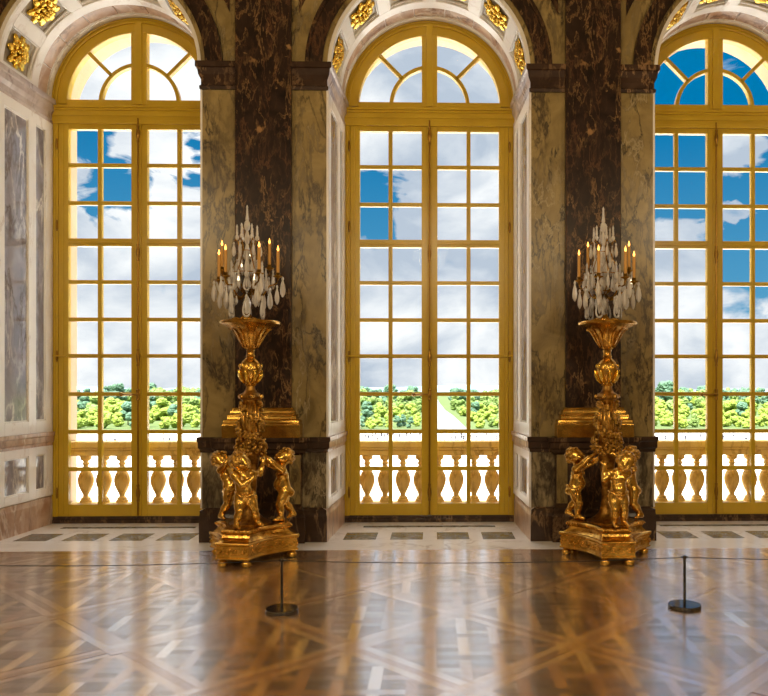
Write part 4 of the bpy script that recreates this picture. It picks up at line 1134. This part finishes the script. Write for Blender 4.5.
# ------------------------------------------------------------------ sky, sun, chandelier lamps
wd = bpy.data.worlds.new('sky'); scn.world = wd; wd.use_nodes = True
nt = wd.node_tree; N = nt.nodes; Lk = nt.links; N.clear()
def nd(t_, **kw):
    d = N.new(t_)
    for k, v in kw.items():
        if k in d.inputs: d.inputs[k].default_value = v
        else: setattr(d, k, v)
    return d
def mth(op, a, b=0.0, cl=False):
    d = N.new('ShaderNodeMath'); d.operation = op; d.use_clamp = cl
    for i, v in enumerate((a, b)):
        if isinstance(v, (int, float)): d.inputs[i].default_value = v
        else: Lk.new(v, d.inputs[i])
    return d.outputs[0]
def mixc(f, a, b):
    d = N.new('ShaderNodeMix'); d.data_type = 'RGBA'
    for sck, v in ((d.inputs['Factor'], f), (d.inputs[6], a), (d.inputs[7], b)):
        if isinstance(v, (int, float)): sck.default_value = v
        elif isinstance(v, tuple): sck.default_value = (*v, 1)
        else: Lk.new(v, sck)
    return d.outputs[2]
tc = nd('ShaderNodeTexCoord'); sep = nd('ShaderNodeSeparateXYZ'); Lk.new(tc.outputs['Generated'], sep.inputs[0])
def direction(px, py): return Vector((px - 433, F, 388 - py)).normalized()
def patch(px, py, rpx, soft=0.6):
    d = nd('ShaderNodeVectorMath', operation='DISTANCE'); Lk.new(tc.outputs['Generated'], d.inputs[0]); d.inputs[1].default_value = direction(px, py)
    mr = nd('ShaderNodeMapRange'); mr.interpolation_type = 'SMOOTHSTEP'; Lk.new(mth('ADD', d.outputs['Value'], mth('MULTIPLY', mth('SUBTRACT', WOB, 0.5), 0.16)), mr.inputs['Value'])
    mr.inputs['From Min'].default_value = rpx / F * (1 - soft); mr.inputs['From Max'].default_value = rpx / F * (1 + soft); mr.inputs['To Min'].default_value = 1; mr.inputs['To Max'].default_value = 0
    return mr.outputs[0]
def nz(scale, detail=7, dist=0.4, off=(0, 0, 0)):
    mp_ = nd('ShaderNodeMapping'); mp_.inputs['Location'].default_value = off; mp_.inputs['Scale'].default_value = (1, 1, 1.7); Lk.new(tc.outputs['Generated'], mp_.inputs['Vector'])
    d = nd('ShaderNodeTexNoise', Scale=scale, Detail=detail, Distortion=dist, Roughness=0.55); Lk.new(mp_.outputs[0], d.inputs['Vector']); return d.outputs['Fac']
WOB = nz(11.0, 7, 0.5, (2, 7, 1))
clear = 0.0
for p in ((700, 100, 125), (640, 190, 70), (770, 215, 75), (372, 212, 30), (92, 145, 26), (120, 185, 30), (196, 148, 24), (735, 150, 60)):
    clear = mth('MAXIMUM', clear, patch(*p))
for p in ((742, 150, 20), (668, 262, 30), (740, 205, 14)):
    clear = mth('MULTIPLY', clear, mth('SUBTRACT', 1.0, mth('MULTIPLY', patch(*p), 0.9)))
cov = mth('ADD', mth('MULTIPLY', mth('SUBTRACT', nz(7.0), 0.5), 2.0), mth('SUBTRACT', 0.62, mth('MULTIPLY', clear, 1.0)))
cov = mth('MULTIPLY', mth('ADD', cov, 0.0), 3.2, True)
shade = mth('MULTIPLY', mth('SUBTRACT', nz(5.0, 6, 0.3, (3, 1, 5)), 0.42), 4.0, True)
cloud = mixc(shade, (0.52, 0.60, 0.72), (1.15, 1.15, 1.15))
bl = mth('MULTIPLY', mth('SUBTRACT', sep.outputs['Z'], 0.04), 3.6, True)
blue = mixc(bl, (0.12, 0.40, 0.64), (0.0, 0.20, 0.47))
skyc = mixc(cov, blue, cloud)
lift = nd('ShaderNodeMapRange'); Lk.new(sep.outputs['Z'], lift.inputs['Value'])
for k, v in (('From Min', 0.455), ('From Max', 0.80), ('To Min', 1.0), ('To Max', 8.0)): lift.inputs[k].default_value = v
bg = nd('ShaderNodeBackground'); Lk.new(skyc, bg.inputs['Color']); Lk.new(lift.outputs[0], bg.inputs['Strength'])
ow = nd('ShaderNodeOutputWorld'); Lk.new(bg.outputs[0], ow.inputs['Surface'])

sl = bpy.data.lights.new('sun', 'SUN'); sl.energy = 15.0; sl.angle = 0.01; sl.color = (1.0, 0.93, 0.80)
so = bpy.data.objects.new('sun', sl); col.objects.link(so); so.rotation_euler = (math.radians(29), 0, math.radians(-25))
so.location = (0, -20, 40)
for i, (x, y, z, p) in enumerate([(-5.2, -6.2, 5.4, 250), (0, -6.2, 5.4, 250), (5.2, -6.2, 5.4, 250), (-2.6, -9.6, 5.4, 230), (2.6, -9.6, 5.4, 230)]):
    l = bpy.data.lights.new('chandelier_light', 'POINT'); l.energy = p; l.shadow_soft_size = 0.45; l.color = (1.0, 0.80, 0.50)
    o = bpy.data.objects.new('chandelier_light', l); col.objects.link(o); o.location = (x, y, z)

# ------------------------------------------------------------------ camera
cd = bpy.data.cameras.new('camera'); co = bpy.data.objects.new('camera', cd); col.objects.link(co); scn.camera = co
co.location = CAM; co.rotation_euler = (PI / 2, 0, -math.atan(0.0219))
cd.sensor_fit = 'HORIZONTAL'; cd.sensor_width = 36; cd.lens = 36 * F / 768
cd.shift_x = (384 - 449.4) / 768; cd.shift_y = (388 - 348) / 768; cd.clip_end = 5000
scn.view_settings.view_transform = 'Standard'; scn.view_settings.look = 'None'; scn.view_settings.gamma = 1.0; scn.view_settings.exposure = 0.0; scn.view_settings.use_curve_mapping = False
scn.cycles.max_bounces = 8; scn.cycles.transparent_max_bounces = 12; scn.cycles.sample_clamp_indirect = 6.0
scn.cycles.caustics_reflective = False; scn.cycles.caustics_refractive = False
